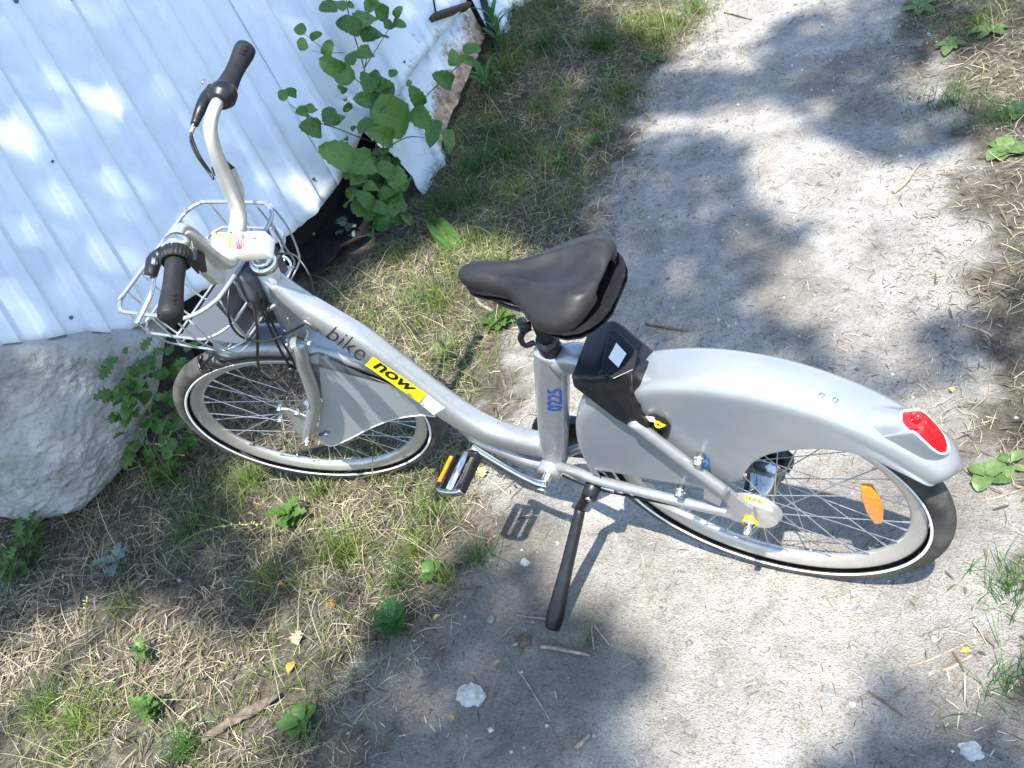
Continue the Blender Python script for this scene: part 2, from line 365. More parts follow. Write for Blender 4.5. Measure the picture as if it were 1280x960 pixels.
Fc = [(i * (NT + 1) + j, (i + 1) * (NT + 1) + j, (i + 1) * (NT + 1) + j + 1, i * (NT + 1) + j + 1) for i in range(NS) for j in range(NT)]
nV = len(V); back = Vector((-.55, .35, 0))
ring = [i * (NT + 1) for i in range(NS + 1)] + [NS * (NT + 1) + j for j in range(1, NT + 1)] + [i * (NT + 1) + NT for i in range(NS - 1, -1, -1)] + [j for j in range(NT - 1, 0, -1)]
V += [V[i] + back for i in ring]; nr = len(ring)
Fc += [(ring[k], nV + k, nV + (k + 1) % nr, ring[(k + 1) % nr]) for k in range(nr)]
con = mesh('concrete_footing', V, Fc, cm); con_bvh = BVHTree.FromPolygons([tuple(v_) for v_ in V], Fc); tag(con, 'rough grey broken concrete footing below the left end of the metal wall', 'concrete')

# =================================================================== BICYCLE
bike = empty('bicycle', (0, 0, 0), (LEAN, 0, 0))
tag(bike, 'silver rental bicycle with front wire basket, leaning on its kickstand across the dirt path', 'bicycle')
def P(name, vf, m_, par=None, st=False, **k):
    v, f = vf
    if st: v = [S(x) for x in v]
    return mesh(name, v, f, M[m_] if isinstance(m_, str) else m_, par or bike, **k)
# ---- wheels
def tyre_prof(hr=.0235, n=18):
    out_ = []
    for k in range(n + 1):
        a = math.radians(-125 + 250 * k / n)
        out_.append((RW - hr + hr * math.cos(a) * (1.0), hr * math.sin(a)))
    return out_
def wheel(cx, steered):
    root = empty('wheel_tmp'); root.name = 'front_wheel' if steered else 'rear_wheel'
    root.parent = bike; root['label'] = 'front wheel turned to the left' if steered else 'rear wheel half covered by the mudguard'
    root.location = (S((cx, 0, RW)) if steered else Vector((cx, 0, RW)))
    if steered: root.rotation_mode = 'QUATERNION'; root.rotation_quaternion = SR.to_quaternion()
    # tyre with tread blocks cut as geometry
    pr = tyre_prof(); seg = 216; V, Fc = [], []; n = len(pr)
    for i in range(seg):
        a = 2 * math.pi * i / seg
        for k, (r, y) in enumerate(pr):
            d = 0
            if 6 <= k <= 12 and (i + (k // 2)) % 3 == 0: d = -.0013
            if k in (5, 13) and i % 3 == 0: d = -.0012
            V.append(Vector(((r + d) * math.cos(a), y, (r + d) * math.sin(a))))
    for i in range(seg):
        for k in range(n - 1):
            i2 = (i + 1) % seg; Fc.append((i * n + k, i2 * n + k, i2 * n + k + 1, i * n + k + 1))
    mesh('tyre', V, Fc, M['rubber'], root)
    for sgn in (-1, 1):
        mesh('reflective_stripe', *lathe([(.2975, sgn * .0219), (.2985, sgn * .0224), (.3005, sgn * .0230), (.3025, sgn * .0236)], 144), M['stripe'], root, solid=.0008, off=sgn)
    rp = [(.2930, -.0135), (.2890, -.0145), (.2830, -.0140), (.2700, -.0105), (.2635, -.0050), (.2615, 0), (.2635, .0050), (.2700, .0105), (.2830, .0140), (.2890, .0145), (.2930, .0135), (.285, 0)]
    mesh('rim', *lathe(rp, 144, closed=True), M['rim'], root)
    hp = [(.004, -.052), (.013, -.052), (.013, -.034), (.03, -.033), (.031, -.028), (.018, -.024), (.017, .024), (.031, .028), (.03, .033), (.012, .034), (.012, .05), (.004, .05)] if steered else \
         [(.004, -.060), (.016, -.060), (.018, -.045), (.036, -.040), (.037, -.034), (.031, -.030), (.031, .028), (.037, .032), (.036, .038), (.03, .04), (.03, .052), (.004, .052)]
    mesh('hub', *lathe(hp, 40), M['bar'] if steered else mat('hub_chrome', (.38, .40, .44), .16, .95), root)
    hr = .029 if steered else .035
    def sp(sy, tw):
        p0 = Vector((hr * math.cos(-tw), sy * (.030 if steered else .036), hr * math.sin(-tw))); p1 = Vector((.2625 * math.cos(0), sy * .003, .0))
        t = (p1 - p0).normalized()
        v, f = cyl(p0, p1, .0011, .0011, 6); v2, f2 = cyl(p1 - t * .012, p1 + t * .004, .0022, .0022, 6)
        me = D.meshes.new('spoke'); V_, F_ = merge((v, f), (v2, f2)); me.from_pydata([tuple(x) for x in V_], [], F_); me.materials.append(M['steel']); me.update(); return me
    ms = [sp(s, t) for s in (-1, 1) for t in (math.radians(62), math.radians(-62))]
    for k in range(36):
        o = link('spoke', ms[(0, 2, 1, 3)[k % 4]], None, root); o.rotation_euler = (0, math.radians(k * 10 + (3 if steered else 7)), 0)
    return root
rw = wheel(0, False); fw = wheel(-WB, True)
# amber reflector in the rear wheel
rp_ = [B(1076, 605, -.012), B(1090, 606, -.012), B(1100, 622, -.012), B(1104.5, 638, -.012), B(1104, 652, -.012), B(1093, 652.5, -.012), B(1083, 637, -.012), B(1077, 620, -.012)]
o = mesh('wheel_reflector', [Vector((q.x, -.018, q.z)) - Vector((0, 0, RW)) for q in rp_] + [Vector((q.x, -.008, q.z)) - Vector((0, 0, RW)) for q in rp_],
         [tuple(range(8)), tuple(range(15, 7, -1))] + [(i, i + 8, (i + 1) % 8 + 8, (i + 1) % 8) for i in range(8)], M['amber'], rw, smooth=True); bevel(o, .004, 4)
# valve on the front wheel
o = mesh('valve', *cyl(Vector((F(318, 556).x + WB, 0, F(318, 556).z - RW)), Vector((F(316, 545).x + WB, 0, F(316, 545).z - RW)), .003), M['black'], fw)
# ---- frame
mt_pts = [B(339, 352), B(372, 378), B(408, 400), B(450, 425), B(500, 463), B(545, 497), B(580, 521), B(612, 538), B(645, 549), B(682, 556)]
mt = P('main_tube', sweep(mt_pts, [(.022, .030), (.0245, .036), (.025, .038), (.025, .038), (.025, .038), (.0255, .038), (.026, .036), (.026, .034), (.024, .033), (.022, .03)], (0, 1, 0), 8, 28, power=3.0), 'silver')
mt['label'] = 'main tube with lettering'
low = P('gusset_tube', sweep([B(575, 535), B(600, 548), B(632, 560), B(660, 572), B(684, 578)], [(.006, .008), (.018, .017), (.021, .018), (.021, .018), (.02, .017)], (0, 1, 0), 6, 18, power=2.6), 'silver')
HT = [Vector((-.962, 0, .650)), Vector((-.871, 0, .893))]; hd = (HT[1] - HT[0]).normalized()
P('head_tube', merge(cyl(HT[0], HT[1], .0235, .0225, 28), cyl(HT[0] - hd * .006, HT[0] + hd * .02, .026, .026, 28)), 'silver')
P('headset_collar', merge(cyl(HT[1] + hd * .001, HT[1] + hd * .016, .0265, .0255, 30), cyl(HT[1] + hd * .016, HT[1] + hd * .026, .0215, .018, 30)), 'chrome')
P('headset_collar', cyl(HT[0] - hd * .024, HT[0] - hd * .006, .0245, .0265, 30), 'chrome')
st = P('seat_tube', sweep([B(693, 574), B(692, 540), B(691, 500), B(690, 458), B(689, 437)], [(.019, .026), (.021, .031), (.022, .032), (.022, .032), (.021, .030)], (0, 1, 0), 4, 28, power=3.2), 'silver')
st['label'] = 'seat tube marked with blue numbers'
BBp = Vector((-.462, 0, .293))
P('bottom_bracket', merge(cyl(BBp + Vector((0, -.038, 0)), BBp + Vector((0, .038, 0)), .026, seg=28)), 'silver')
P('crank_axle', cyl(BBp + Vector((0, -.062, 0)), BBp + Vector((0, .062, 0)), .0105, seg=18), 'chrome')
for sg in (-1, 1):
    y = sg
    cs = [BBp + Vector((.012, sg * .014, .004)), Vector((B(722, 590, -.034).x, sg * .034, B(722, 590, -.034).z)), Vector((B(747, 600, -.046).x, sg * .046, B(747, 600, -.046).z)), Vector((B(805, 615, -.058).x, sg * .058, B(805, 615, -.058).z)), Vector((B(860, 629, -.064).x, sg * .064, B(860, 629, -.064).z)), Vector((B(915, 643, -.069).x, sg * .069, B(915, 643, -.069).z))]
    P('chain_stay', sweep(cs, [(.011, .0135)] + [(.0105, .0125)] * 4 + [(.007, .012)], (0, 1, 0), 6, 16), 'silver')
    ss = [Vector((B(790, 526, -.066).x, sg * .066, B(790, 526, -.066).z)), Vector((B(830, 557, -.068).x, sg * .068, B(830, 557, -.068).z)), Vector((B(875, 591, -.070).x, sg * .070, B(875, 591, -.070).z)), Vector((B(908, 615, -.072).x, sg * .072, B(908, 615, -.072).z))]
    P('seat_stay', sweep(ss, (.0105, .0115), (0, 1, 0), 4, 16), 'silver')
    dp = [B(902, 619, -.072), B(910, 611, -.072), B(922, 622, -.072), B(941, 636, -.072), B(945, 648, -.072), B(936, 656, -.072), B(920, 651, -.072), B(903, 644, -.072), B(912, 634, -.072)]
    bevel(P('dropout', extr([(q.x, q.z) for q in dp], sg * .066, sg * .074), 'silver', smooth=False), .0015)
P('stay_web', extr([(q.x, q.z) for q in (B(880, 600, -.068), B(905, 618, -.068), B(900, 632, -.068), B(880, 622, -.068))], -.070, -.064), 'silver', smooth=False)
# brace between seat tube and lock housing (silver, rounded top)
P('seat_brace', sweep([B(700, 452, 0), B(718, 447, 0), B(738, 452, 0)], (.026, .024), (0, 1, 0), 4, 18, power=2.8), 'silver')
# brackets / bolts with yellow mark on hub
P('axle_nut', merge(cyl((0, -.073, RW), (0, -.083, RW), .012, seg=6), cyl((0, -.083, RW), (0, -.105, RW), .0085, .007, 14)), 'chrome')
P('axle_nut', merge(cyl((0, .073, RW), (0, .088, RW), .012, seg=6)), 'chrome')
hb = P('hub_brake', merge(([v_ + Vector((0, 0, RW)) for v_ in lathe([(.004, -.064), (.040, -.064), (.046, -.062), (.048, -.058), (.048, -.050), (.052, -.049), (.052, -.044), (.040, -.042), (.004, -.042)], 40)[0]], lathe([(0, 0)] * 9, 40)[1])), 'bar')
me_ = lathe([(.0487, -.0565), (.0487, -.0515)], 80); ar = [i for i in range(80)]
vv = [Vector((.0487 * math.cos(a), y_, .0487 * math.sin(a) + RW)) for a in np.radians(np.linspace(58, 100, 14)) for y_ in (-.0575, -.0505)]
mesh('hub_label', vv, [(2 * i, 2 * i + 1, 2 * i + 3, 2 * i + 2) for i in range(13)], M['yellow'], hb, solid=.0008, off=0)
vv = [Vector((.0497 * math.cos(a), y_, .0497 * math.sin(a) + RW)) for a in np.radians([66, 70, 76, 80, 86, 90]) for y_ in (-.056, -.052)]
mesh('hub_label_print', vv, [(0, 1, 3, 2), (4, 5, 7, 6), (8, 9, 11, 10)], M['ink'], hb, smooth=False)
P('yellow_washer', cyl((0, -.0745, RW), (0, -.079, RW), .016, seg=6), 'yellow')
# chain case on the far side
cc = [(BBp.x + .075 * math.cos(a), BBp.z + .075 * math.sin(a)) for a in np.linspace(math.pi * .5, math.pi * 1.5, 14)] + [(0, RW - .05)] + [(.045 * math.cos(a), RW + .045 * math.sin(a)) for a in np.linspace(-math.pi / 2, math.pi / 2, 8)]
bevel(P('chain_case', extr(cc, .052, .074), 'black', smooth=False), .004)
# ---- rear mudguard with skirt panel
def rout(th): return lerp_tab([(20, .385), (30, .392), (40, .386), (60, .383), (125, .383), (140, .378), (155, .362), (175, .345), (190, .338)], th)
def rin(th):
    t = [(27, .380), (31, .366), (36, .355), (41, .347), (48, .340), (55, .32), (60, .297), (64, .275), (73, .227), (79, .19), (85, .145), (90, .112), (100, .096), (121, .100), (124, .066)]
    if th < 124: return lerp_tab(t, th)
    return min(rout(th) - .012, .052 / max(.02, math.sin(math.radians(th))))
V, Fc = [], []; ths = list(np.arange(27, 178, 1.5)); row = None
for th in ths:
    ro = rout(th); ri = rin(th); c_, s_ = math.cos(math.radians(th)), math.sin(math.radians(th))
    k_ = sstep(27, 34, th); wd_ = .045 * (math.sqrt(max(.02, 1 - (1 - k_) ** 2)))
    sec = [(ro - .045, 1.02), (ro - .03, 1.0), (ro - .016, .95), (ro - .007, .82), (ro - .0025, .6), (ro, .3), (ro, 0), (ro, -.3), (ro - .0025, -.6), (ro - .007, -.82), (ro - .014, -.94), (ro - .022, -1.0), (ro - .026, -1.0), (ro - .030, -1.02)]
    rs_ = ro - .030
    sec = [(max(r, ri if y_ < 0 else ro - .05), y_) for r, y_ in sec]
    low_ = min(ri, rs_)
    for q in np.linspace(.08, 1, 9):
        sec.append((rs_ + (low_ - rs_) * q, -1.02 - .10 * math.sin(min(1, q * 1.2) * math.pi * .5)))
    if row is None: row = len(sec)
    for r, y_ in sec: V.append(Vector((r * c_, y_ * wd_, r * s_ + RW)))
Fc = [(i * row + j, i * row + j + 1, (i + 1) * row + j + 1, (i + 1) * row + j) for i in range(len(ths) - 1) for j in range(row - 1)]
fen = P('rear_mudguard', (V, Fc), 'plastic_silver', solid=.003, off=0); fen['label'] = 'silver rear mudguard with side skirt'
sb = fen.modifiers.new('sub', 'SUBSURF'); sb.levels = 1; sb.render_levels = 1
# tail light
lens = [(1127, 521, -.008), (1128, 529, -.018), (1137, 539, -.024), (1143, 540, -.026), (1152, 548, -.027), (1165, 560, -.025), (1174, 566, -.018), (1182, 566, -.006), (1185, 560, .004), (1182, 549, .014), (1172, 535, .022), (1160, 522, .024), (1151, 514, .022), (1143, 513.5, .018), (1133, 514, .010), (1128, 516, .0)]
LP = [B(*q) for q in lens]; LP = spline(LP + [LP[0]], 3)[:-1]; nl = len(LP); lc = sum(LP, Vector()) / nl
foot = []
for k, q in enumerate(LP):
    th = math.degrees(math.atan2(q.z - RW, q.x)); dq = q - lc
    th2 = th + (7 if th > 43 else -3) * min(1, abs(th - 43) / 6); y_ = max(-.036, min(.036, q.y * 1.5))
    r_ = rout(th2) - .006 - .02 * (abs(y_) / .045) ** 3; foot.append(Vector((r_ * math.cos(math.radians(th2)), y_, RW + r_ * math.sin(math.radians(th2)))))
rows_ = []
for t in (0, .25, .5, .75, .93, 1.0):
    rows_.append([f_.lerp(q, t) + (q - lc).normalized() * (.0028 * (t > .7)) for f_, q in zip(foot, LP)])
V = [x for r_ in rows_ for x in r_]
Fc = [(a * nl + b, a * nl + (b + 1) % nl, (a + 1) * nl + (b + 1) % nl, (a + 1) * nl + b) for a in range(5) for b in range(nl)]
P('tail_light_housing', (V, Fc), 'plastic_silver', fen)
nrm = (LP[12] - LP[0]).cross(LP[33] - LP[12]).normalized(); nrm = nrm if nrm.dot(Vector((.5, 0, .6))) > 0 else -nrm
V = list(LP) + [lc.lerp(q, .8) + nrm * .006 for q in LP] + [lc.lerp(q, .4) + nrm * .008 for q in LP] + [lc + nrm * .0085]
Fc = [(a * nl + b, a * nl + (b + 1) % nl, (a + 1) * nl + (b + 1) % nl, (a + 1) * nl + b) for a in range(2) for b in range(nl)] + [(2 * nl + b, 2 * nl + (b + 1) % nl, 3 * nl) for b in range(nl)]
P('tail_light', (V, Fc), 'red', fen)
P('light_trim', sweep([q + (q - lc).normalized() * .0012 for q in LP] + [LP[0]], (.0018, .0018), nrm, 1, 8), 'stripe', fen)
kb = B(1146, 522, .0); P('light_knob', cyl(kb + nrm * -.004, kb + nrm * .009, .009, .006, 12), 'red', fen)
for (u, v_) in ((1030.5, 488.5), (1047, 496.5), (1091, 522)):
    p_ = B(u, v_, -.012 if u < 1060 else 0); rr = Vector((p_.x, 0, p_.z - RW)).normalized(); base = Vector((rr.x * .383, p_.y, RW + rr.z * .383))
    P('screw', cyl(base - rr * .004, base + rr * (.004), .0055, .004, 12), 'chrome', fen)
# skirt fasteners
for (u, v_, y_) in ((873, 578, -.07), (849, 617, -.07)):
    p_ = B(u, v_, y_); P('clip_bolt', merge(cyl(p_ + Vector((0, -.008, 0)), p_ + Vector((0, .016, 0)), .0075, seg=10), cyl(p_ + Vector((0, .004, 0)), p_ + Vector((0, .007, 0)), .011, seg=12)), 'chrome')
p_ = B(880, 577, -.056); P('blue_cap', cyl(p_, p_ + Vector((.004, -.008, .003)), .009, .007, 12), 'bluetie')
# opening in skirt with yellow cable end
op = [B(808, 520, -.0535), B(818, 518, -.0535), B(830, 523, -.0535), B(838, 532, -.0535), B(835, 545, -.0535), B(826, 550, -.0535), B(812, 548, -.0535), B(803, 540, -.0535)]
P('skirt_opening', extr([(q.x, q.z) for q in op], -.0535, -.0515), 'dark', fen, smooth=False)
p_ = B(825, 531, -.058)
t_ = []
for k in range(13): a = k / 12 * 2 * math.pi; t_.append(p_ + Vector((.008 * math.cos(a), -.002 * math.sin(a * 2), .006 * math.sin(a))))
P('yellow_tie', sweep(t_, (.0022, .0022), (0, 1, 0), 2, 8), 'yellow')
p_ = B(813, 524, -.056); P('white_tag', boxv(p_, .016, .003, .012), 'label', smooth=False)
# ---- lock housing: black hood over the front of the mudguard
def lk(u, v_, y): return B(u, v_, y)
near = [lk(713, 470, -.052), lk(738, 473, -.060), lk(787, 465, -.038), lk(788, 480, -.050), lk(790, 500, -.058), lk(799, 520, -.066), lk(812, 536, -.068), lk(795, 539, -.068), lk(768, 524, -.066), lk(742, 504, -.062), lk(716, 484, -.055)]
for k_, q in enumerate(near): pass
# main solid: near-top edge, far-top edge, far underside
nt_ = [lk(712, 472, -.060), lk(738, 473, -.060), lk(788, 465, -.036)]
ft_ = [lk(738, 403, .058), lk(770, 398, .060), lk(829, 448, .030)]
def lerp3(a, b, t): return a.lerp(b, t)
dn = Vector((.25, 0, -1)).normalized()
V = [nt_[0], nt_[1], nt_[2], ft_[0], ft_[1], ft_[2]]
V += [nt_[0] + dn * .012, nt_[1] + dn * .085, nt_[2] + dn * .075, ft_[0] + dn * .05, ft_[1] + dn * .085, ft_[2] + dn * .05]
V = [Vector(x) for x in V]
Fc = [(0, 1, 4, 3), (1, 2, 5, 4), (0, 6, 7, 1), (1, 7, 8, 2), (3, 4, 10, 9), (4, 5, 11, 10), (0, 3, 9, 6), (2, 8, 11, 5), (6, 9, 10, 7), (7, 10, 11, 8)]
lock = P('lock_housing', (V, Fc), 'black', smooth=True); bevel(lock, .009, 4, 20)
arm = extr([(q.x, q.z) for q in near], 0, 0)
n_ = len(near); V = [Vector(q) for q in near] + [Vector((q.x, q.y + .016, q.z)) for q in near]
la = P('lock_arm', (V, [tuple(range(n_)), tuple(range(2 * n_ - 1, n_ - 1, -1))] + [(i, i + n_, (i + 1) % n_ + n_, (i + 1) % n_) for i in range(n_)]), 'black', lock); bevel(la, .005, 3, 25)
def onplane(u, v_, a, b, c, off=.001):                      # pixel onto the plane of three bike-frame points
    n = (b - a).cross(c - a).normalized(); d = Vector(W2B @ ray(u, v_)); o_ = Vector(CB)
    if n.dot(o_ - a) < 0: n = -n
    return o_ + d * ((a + n * off - o_).dot(n) / d.dot(n))
pl = (nt_[1], nt_[2], ft_[1])
pan = [(750, 466), (787, 462), (776, 416), (768, 404), (757, 437)]
pan = [(751, 462), (766, 474), (792, 462), (797, 440), (772, 414), (762, 411)]
V = [onplane(u, v_, *pl, .0005) for u, v_ in pan] + [onplane(u, v_, *pl, .004) for u, v_ in pan]; n6 = len(pan)
bevel(P('lock_panel', (V, [tuple(range(n6)), tuple(range(2 * n6 - 1, n6 - 1, -1))] + [(i, i + n6, (i + 1) % n6 + n6, (i + 1) % n6) for i in range(n6)]), 'black', lock, smooth=False), .0015)
stk = [(770.5, 428.5), (783, 442), (773, 459.5), (760.5, 447)]
P('sticker', ([onplane(u, v_, *pl, .0055) for u, v_ in stk], [(0, 1, 2, 3)]), 'label', lock, smooth=False)
p0, p1 = B(789, 484, -.0655), B(791, 496, -.0665)
P('key_slot', sweep([p0, p1], (.001, .0025), (0, 1, 0), 1, 8), 'dark', lock)

# ---- seat post, clamp and saddle
P('seat_post', sweep([B(689, 440), B(672, 395, 0)], (.0145, .0145), (0, 1, 0), 2, 24), 'black')
q = B(688, 436); d_ = (B(672, 395) - q).normalized()
P('seat_clamp', merge(cyl(q - d_ * .004, q + d_ * .03, .021, .02, 24)), 'black')
lv = [B(668, 428, -.01), B(657, 432, -.018), B(651, 424, -.02), B(655, 414, -.018), B(664, 410, -.01)]
P('clamp_lever', sweep(lv, (.004, .006), (0, 1, 0), 4, 10), 'black')
P('clamp_lever', merge(cyl(B(652, 402, 0), B(656, 412, -.02), .009, seg=14), cyl(B(650, 408, -.02), B(664, 405, -.01), .006, seg=10)), 'black')
SX = [-.388, -.380, -.365, -.345, -.315, -.285, -.262, -.238, -.212, -.185, -.158, -.135, -.118, -.106, -.099]
SX = [x if x < -.24 else -.24 + (x + .24) * .90 for x in SX]
SWd = [.006, .016, .0225, .026, .0275, .032, .045, .066, .083, .093, .095, .088, .075, .057, .036]
SZ = [.912, .918, .923, .926, .926, .925, .924, .924, .926, .930, .935, .939, .940, .937, .930]
SDr = [.010, .022, .032, .038, .040, .041, .042, .044, .046, .048, .048, .046, .040, .030, .018]
def saddle_v(dx=0, yo=0):
    V = []; n = 26
    for x, w_, z, dr in zip(SX, SWd, SZ, SDr):
        for k in range(n + 1):
            a = math.pi * k / n; u_ = math.cos(a); 
            y_ = w_ * math.copysign(abs(u_) ** .8, u_); h = abs(math.sin(a)) ** .55
            zz = z - dr * (1 - h)
            grv = .008 * math.exp(-(u_ * w_ / .016) ** 2) * sstep(-.34, -.28, x) * (1 - sstep(-.13, -.11, x))
            ridge = .008 * math.exp(-((abs(u_) * w_ - (.018 + .035 * sstep(-.27, -.13, x))) / .009) ** 2) * sstep(-.30, -.24, x) * (1 - sstep(-.14, -.11, x))
            V.append(Vector((x + dx, y_ + yo, zz + .005 - grv + ridge)))
    Fc = [(i * (n + 1) + k, i * (n + 1) + k + 1, (i + 1) * (n + 1) + k + 1, (i + 1) * (n + 1) + k) for i in range(len(SX) - 1) for k in range(n)]
    Fc.append(tuple(range(n, -1, -1))); return V, Fc
SH = (0, 0, 0)
sv = saddle_v(-.012, -.004)
sad = P('saddle', sv, 'saddle', solid=.012, off=-1); s2 = sad.modifiers.new('sub', 'SUBSURF'); s2.levels = 1; s2.render_levels = 2
bs_ = [(x, w_ * .93) for x, w_ in zip(SX, SWd)]
V = [Vector((x, -.012 - w_, .915 - .028)) for x, w_ in bs_] + [Vector((x, -.012 + w_, .915 - .028)) for x, w_ in bs_]
V += [v_ + Vector((0, 0, .012)) for v_ in V]
ns = len(bs_); Fc = [(i, i + 1, ns + i + 1, ns + i) for i in range(ns - 1)] + [(2 * ns + i, 3 * ns + i, 3 * ns + i + 1, 2 * ns + i + 1) for i in range(ns - 1)]
P('saddle_base', (V, Fc), 'black', sad)
for sg in (-1, 1):
    P('saddle_rail', sweep([(-.36, -.012 + sg * .008, .892), (-.31, -.012 + sg * .02, .868), (-.22, -.012 + sg * .022, .864), (-.14, -.012 + sg * .04, .895)], (.0035, .0035), (0, 1, 0), 5, 8), 'black', sad)
P('rear_bumper', sweep([(-.158, -.064, .895), (-.134, -.050, .888), (-.122, -.010, .885), (-.128, .032, .888), (-.148, .050, .895)], (.008, .005), (0, 0, 1), 5, 10), 'black', sad)
P('saddle_clamp', merge(cyl(B(676, 400), Vector((-.262, -.012, .872)), .016, .016, 16), cyl((-.262, -.05, .866), (-.262, .03, .866), .009, seg=12)), 'black', sad)

# ---- crank and pedals
def pedal(c, ang, par, sg):
    R = Matrix.Rotation(ang, 3, 'Y'); c = Vector(c)
    def T(v_): return [c + R @ Vector(x) for x in v_]
    ym = sg * .048
    p = P('pedal', (T(cyl((0, sg * .004, 0), (0, sg * .092, 0), .0125, .0105, 18)[0]), cyl((0, 0, 0), (0, 1, 0), 1, seg=18)[1]), 'chrome', par)
    for sx in (-1, 1):
        v, f = boxv((sx * .030, ym, 0), .016, .088, .019); bevel(P('pedal_bar', (T(v), f), 'black', p, smooth=False), .003)
        v, f = boxv((sx * .030, ym, .0108), .0085, .062, .003); P('pedal_reflector', (T(v), f), 'amber' if sx < 0 else 'chrome', p, smooth=False)
    for yy in (.006, .090):
        v, f = sweep([(-.034, sg * yy, 0), (-.018, sg * (yy + (.006 if yy > .05 else 0)), 0), (.018, sg * (yy + (.006 if yy > .05 else 0)), 0), (.034, sg * yy, 0)], (.005, .0085), (0, 1, 0), 4, 10, power=4)
        P('pedal_end_plate', (T(v), f), 'chrome' if yy > .05 else 'black', p)
    return p
c0 = BBp + Vector((0, -.068, 0)); ce = B(588, 560, -.078)
cr = P('crank_arm', sweep([c0 + Vector((.004, .002, 0)), c0.lerp(ce, .15) + Vector((0, -.003, 0)), c0.lerp(ce, .5) + Vector((0, -.004, 0)), ce], [(.010, .018), (.0085, .0145), (.007, .012), (.0075, .014)], (0, 1, 0), 5, 16, power=3), 'chrome')
P('crank_bolt', cyl(c0 + Vector((0, -.012, 0)), c0 + Vector((0, .0, 0)), .011, seg=16), 'chrome', cr)
pedal(ce + Vector((0, -.012, 0)), math.radians(-12), cr, -1)
c1 = BBp + Vector((0, .068, 0)); ce1 = c1 - (ce - c0); ce1.y = .082
cr = P('crank_arm', sweep([c1, c1.lerp(ce1, .5), ce1], [(.010, .018), (.007, .012), (.0075, .014)], (0, 1, 0), 5, 16, power=3), 'chrome')
pedal(ce1 + Vector((0, .012, 0)), math.radians(10), cr, 1)
# ---- kickstand (world foot point converted to the bike frame)
WB3 = Matrix([list(r) for r in W2B])
kf = WB3 @ (G(692, 788) + Vector((0, 0, .010))); kt = B(738, 617, -.062)
k1 = B(726, 634, -.07)
ks = P('kickstand', sweep([kt + Vector((0, .01, 0)), k1, k1.lerp(kf, .08), k1.lerp(kf, .5), k1.lerp(kf, .88), kf], [(.012, .012), (.0115, .0115), (.012, .012), (.0145, .0145), (.018, .020), (.013, .017)], (0, 1, 0), 6, 18), 'black')
P('kickstand_mount', merge(cyl(kt + Vector((0, .045, 0)), kt + Vector((0, -.010, 0)), .019, .017, 22)), 'black')
P('kickstand_bolt', merge(cyl(kt + Vector((0, -.010, 0)), kt + Vector((0, -.016, 0)), .007, seg=6)), 'chrome')
P('mount_tab', merge(cyl(B(752, 609, -.05), B(768, 613, -.05), .005, seg=8)), 'chrome')
# ---- fork and front parts (steered)
for sg in (-1, 1):
    y0 = sg
    fp = [Vector((-.952, sg * .030, .652)), Vector((F(372, 432, -.05).x, sg * .046, F(372, 432, -.05).z)), Vector((F(380, 458, -.053).x, sg * .053, F(380, 458, -.053).z)), Vector((F(390, 486, -.055).x, sg * .055, F(390, 486, -.055).z)), Vector((F(393, 510, -.056).x, sg * .056, F(393, 510, -.056).z)), Vector((F(388, 532, -.056).x, sg * .056, F(388, 532, -.056).z)), Vector((F(384, 549, -.056).x, sg * .056, F(384, 549, -.056).z))]
    f_ = P('fork_blade', sweep(fp, [(.014, .017), (.0145, .0175), (.0145, .0165), (.014, .0155), (.013, .0145), (.0125, .014), (.0115, .0125)], (0, 1, 0), 6, 18), 'silver', st=True)
    ax_ = Vector((-WB, sg * .066, RW)); P('axle_nut', merge(cyl(ax_, ax_ + Vector((0, sg * .010, 0)), .010, seg=6), cyl(ax_, ax_ + Vector((0, sg * .018, 0)), .0048, seg=10)), 'chrome', st=True)
P('fork_crown', sweep([(-.950, -.040, .655), (-.957, 0, .664), (-.950, .040, .655)], (.018, .016), (1, 0, 0), 5, 16, power=3), 'silver', st=True)
bk = [F(347, 511, -.05), F(360, 512, -.05), F(383, 521, -.05), F(387, 536, -.05), F(381, 549, -.05), F(366, 533, -.05), F(364, 523, -.05), F(349, 518, -.05)]
ba = P('brake_arm', extr([(q.x, q.z) for q in bk], -.050, -.045), 'bar', st=True, smooth=False); bevel(ba, .001)
for (u, v_) in ((371, 518), (350, 527), (349, 513)):
    q = F(u, v_, -.052); P('brake_bolt', cyl(q + Vector((0, -.003, 0)), q + Vector((0, .014, 0)), .0065, seg=10), 'chrome', ba, st=True)
P('front_brake', ([v_ + Vector((-WB, 0, RW)) for v_ in lathe([(.004, -.044), (.034, -.044), (.037, -.038), (.037, -.034), (.02, -.030)], 36)[0]], lathe([(0, 0)] * 5, 36)[1]), 'bar', st=True)
# front mudguard
V, Fc = [], []; ths = list(np.arange(18, 91, 2.5)); sec0 = [(.345, 1.0), (.357, .98), (.366, .86), (.372, .6), (.374, .3), (.374, 0), (.374, -.3), (.372, -.6), (.366, -.86), (.357, -.98), (.345, -1.0)]
for th in ths:
    k_ = 1 - sstep(86, 91, th) * .35; w_ = .038 * k_; c_, s_ = math.cos(math.radians(th)), math.sin(math.radians(th))
    for r, y_ in sec0: V.append(Vector((-WB + r * c_, y_ * w_, RW + r * s_)))
row = len(sec0); Fc = [(i * row + j, i * row + j + 1, (i + 1) * row + j + 1, (i + 1) * row + j) for i in range(len(ths) - 1) for j in range(row - 1)]
ff = P('front_mudguard', (V, Fc), 'plastic_silver', st=True, solid=.0025, off=0)
edge = [Vector((-WB + .342 * math.cos(math.radians(t)), -.0385, RW + .342 * math.sin(math.radians(t)))) for t in np.arange(40, 91, 5)]
P('mudguard_edge', sweep(edge, (.0025, .006), (0, 1, 0), 2, 8), 'black', ff, st=True)
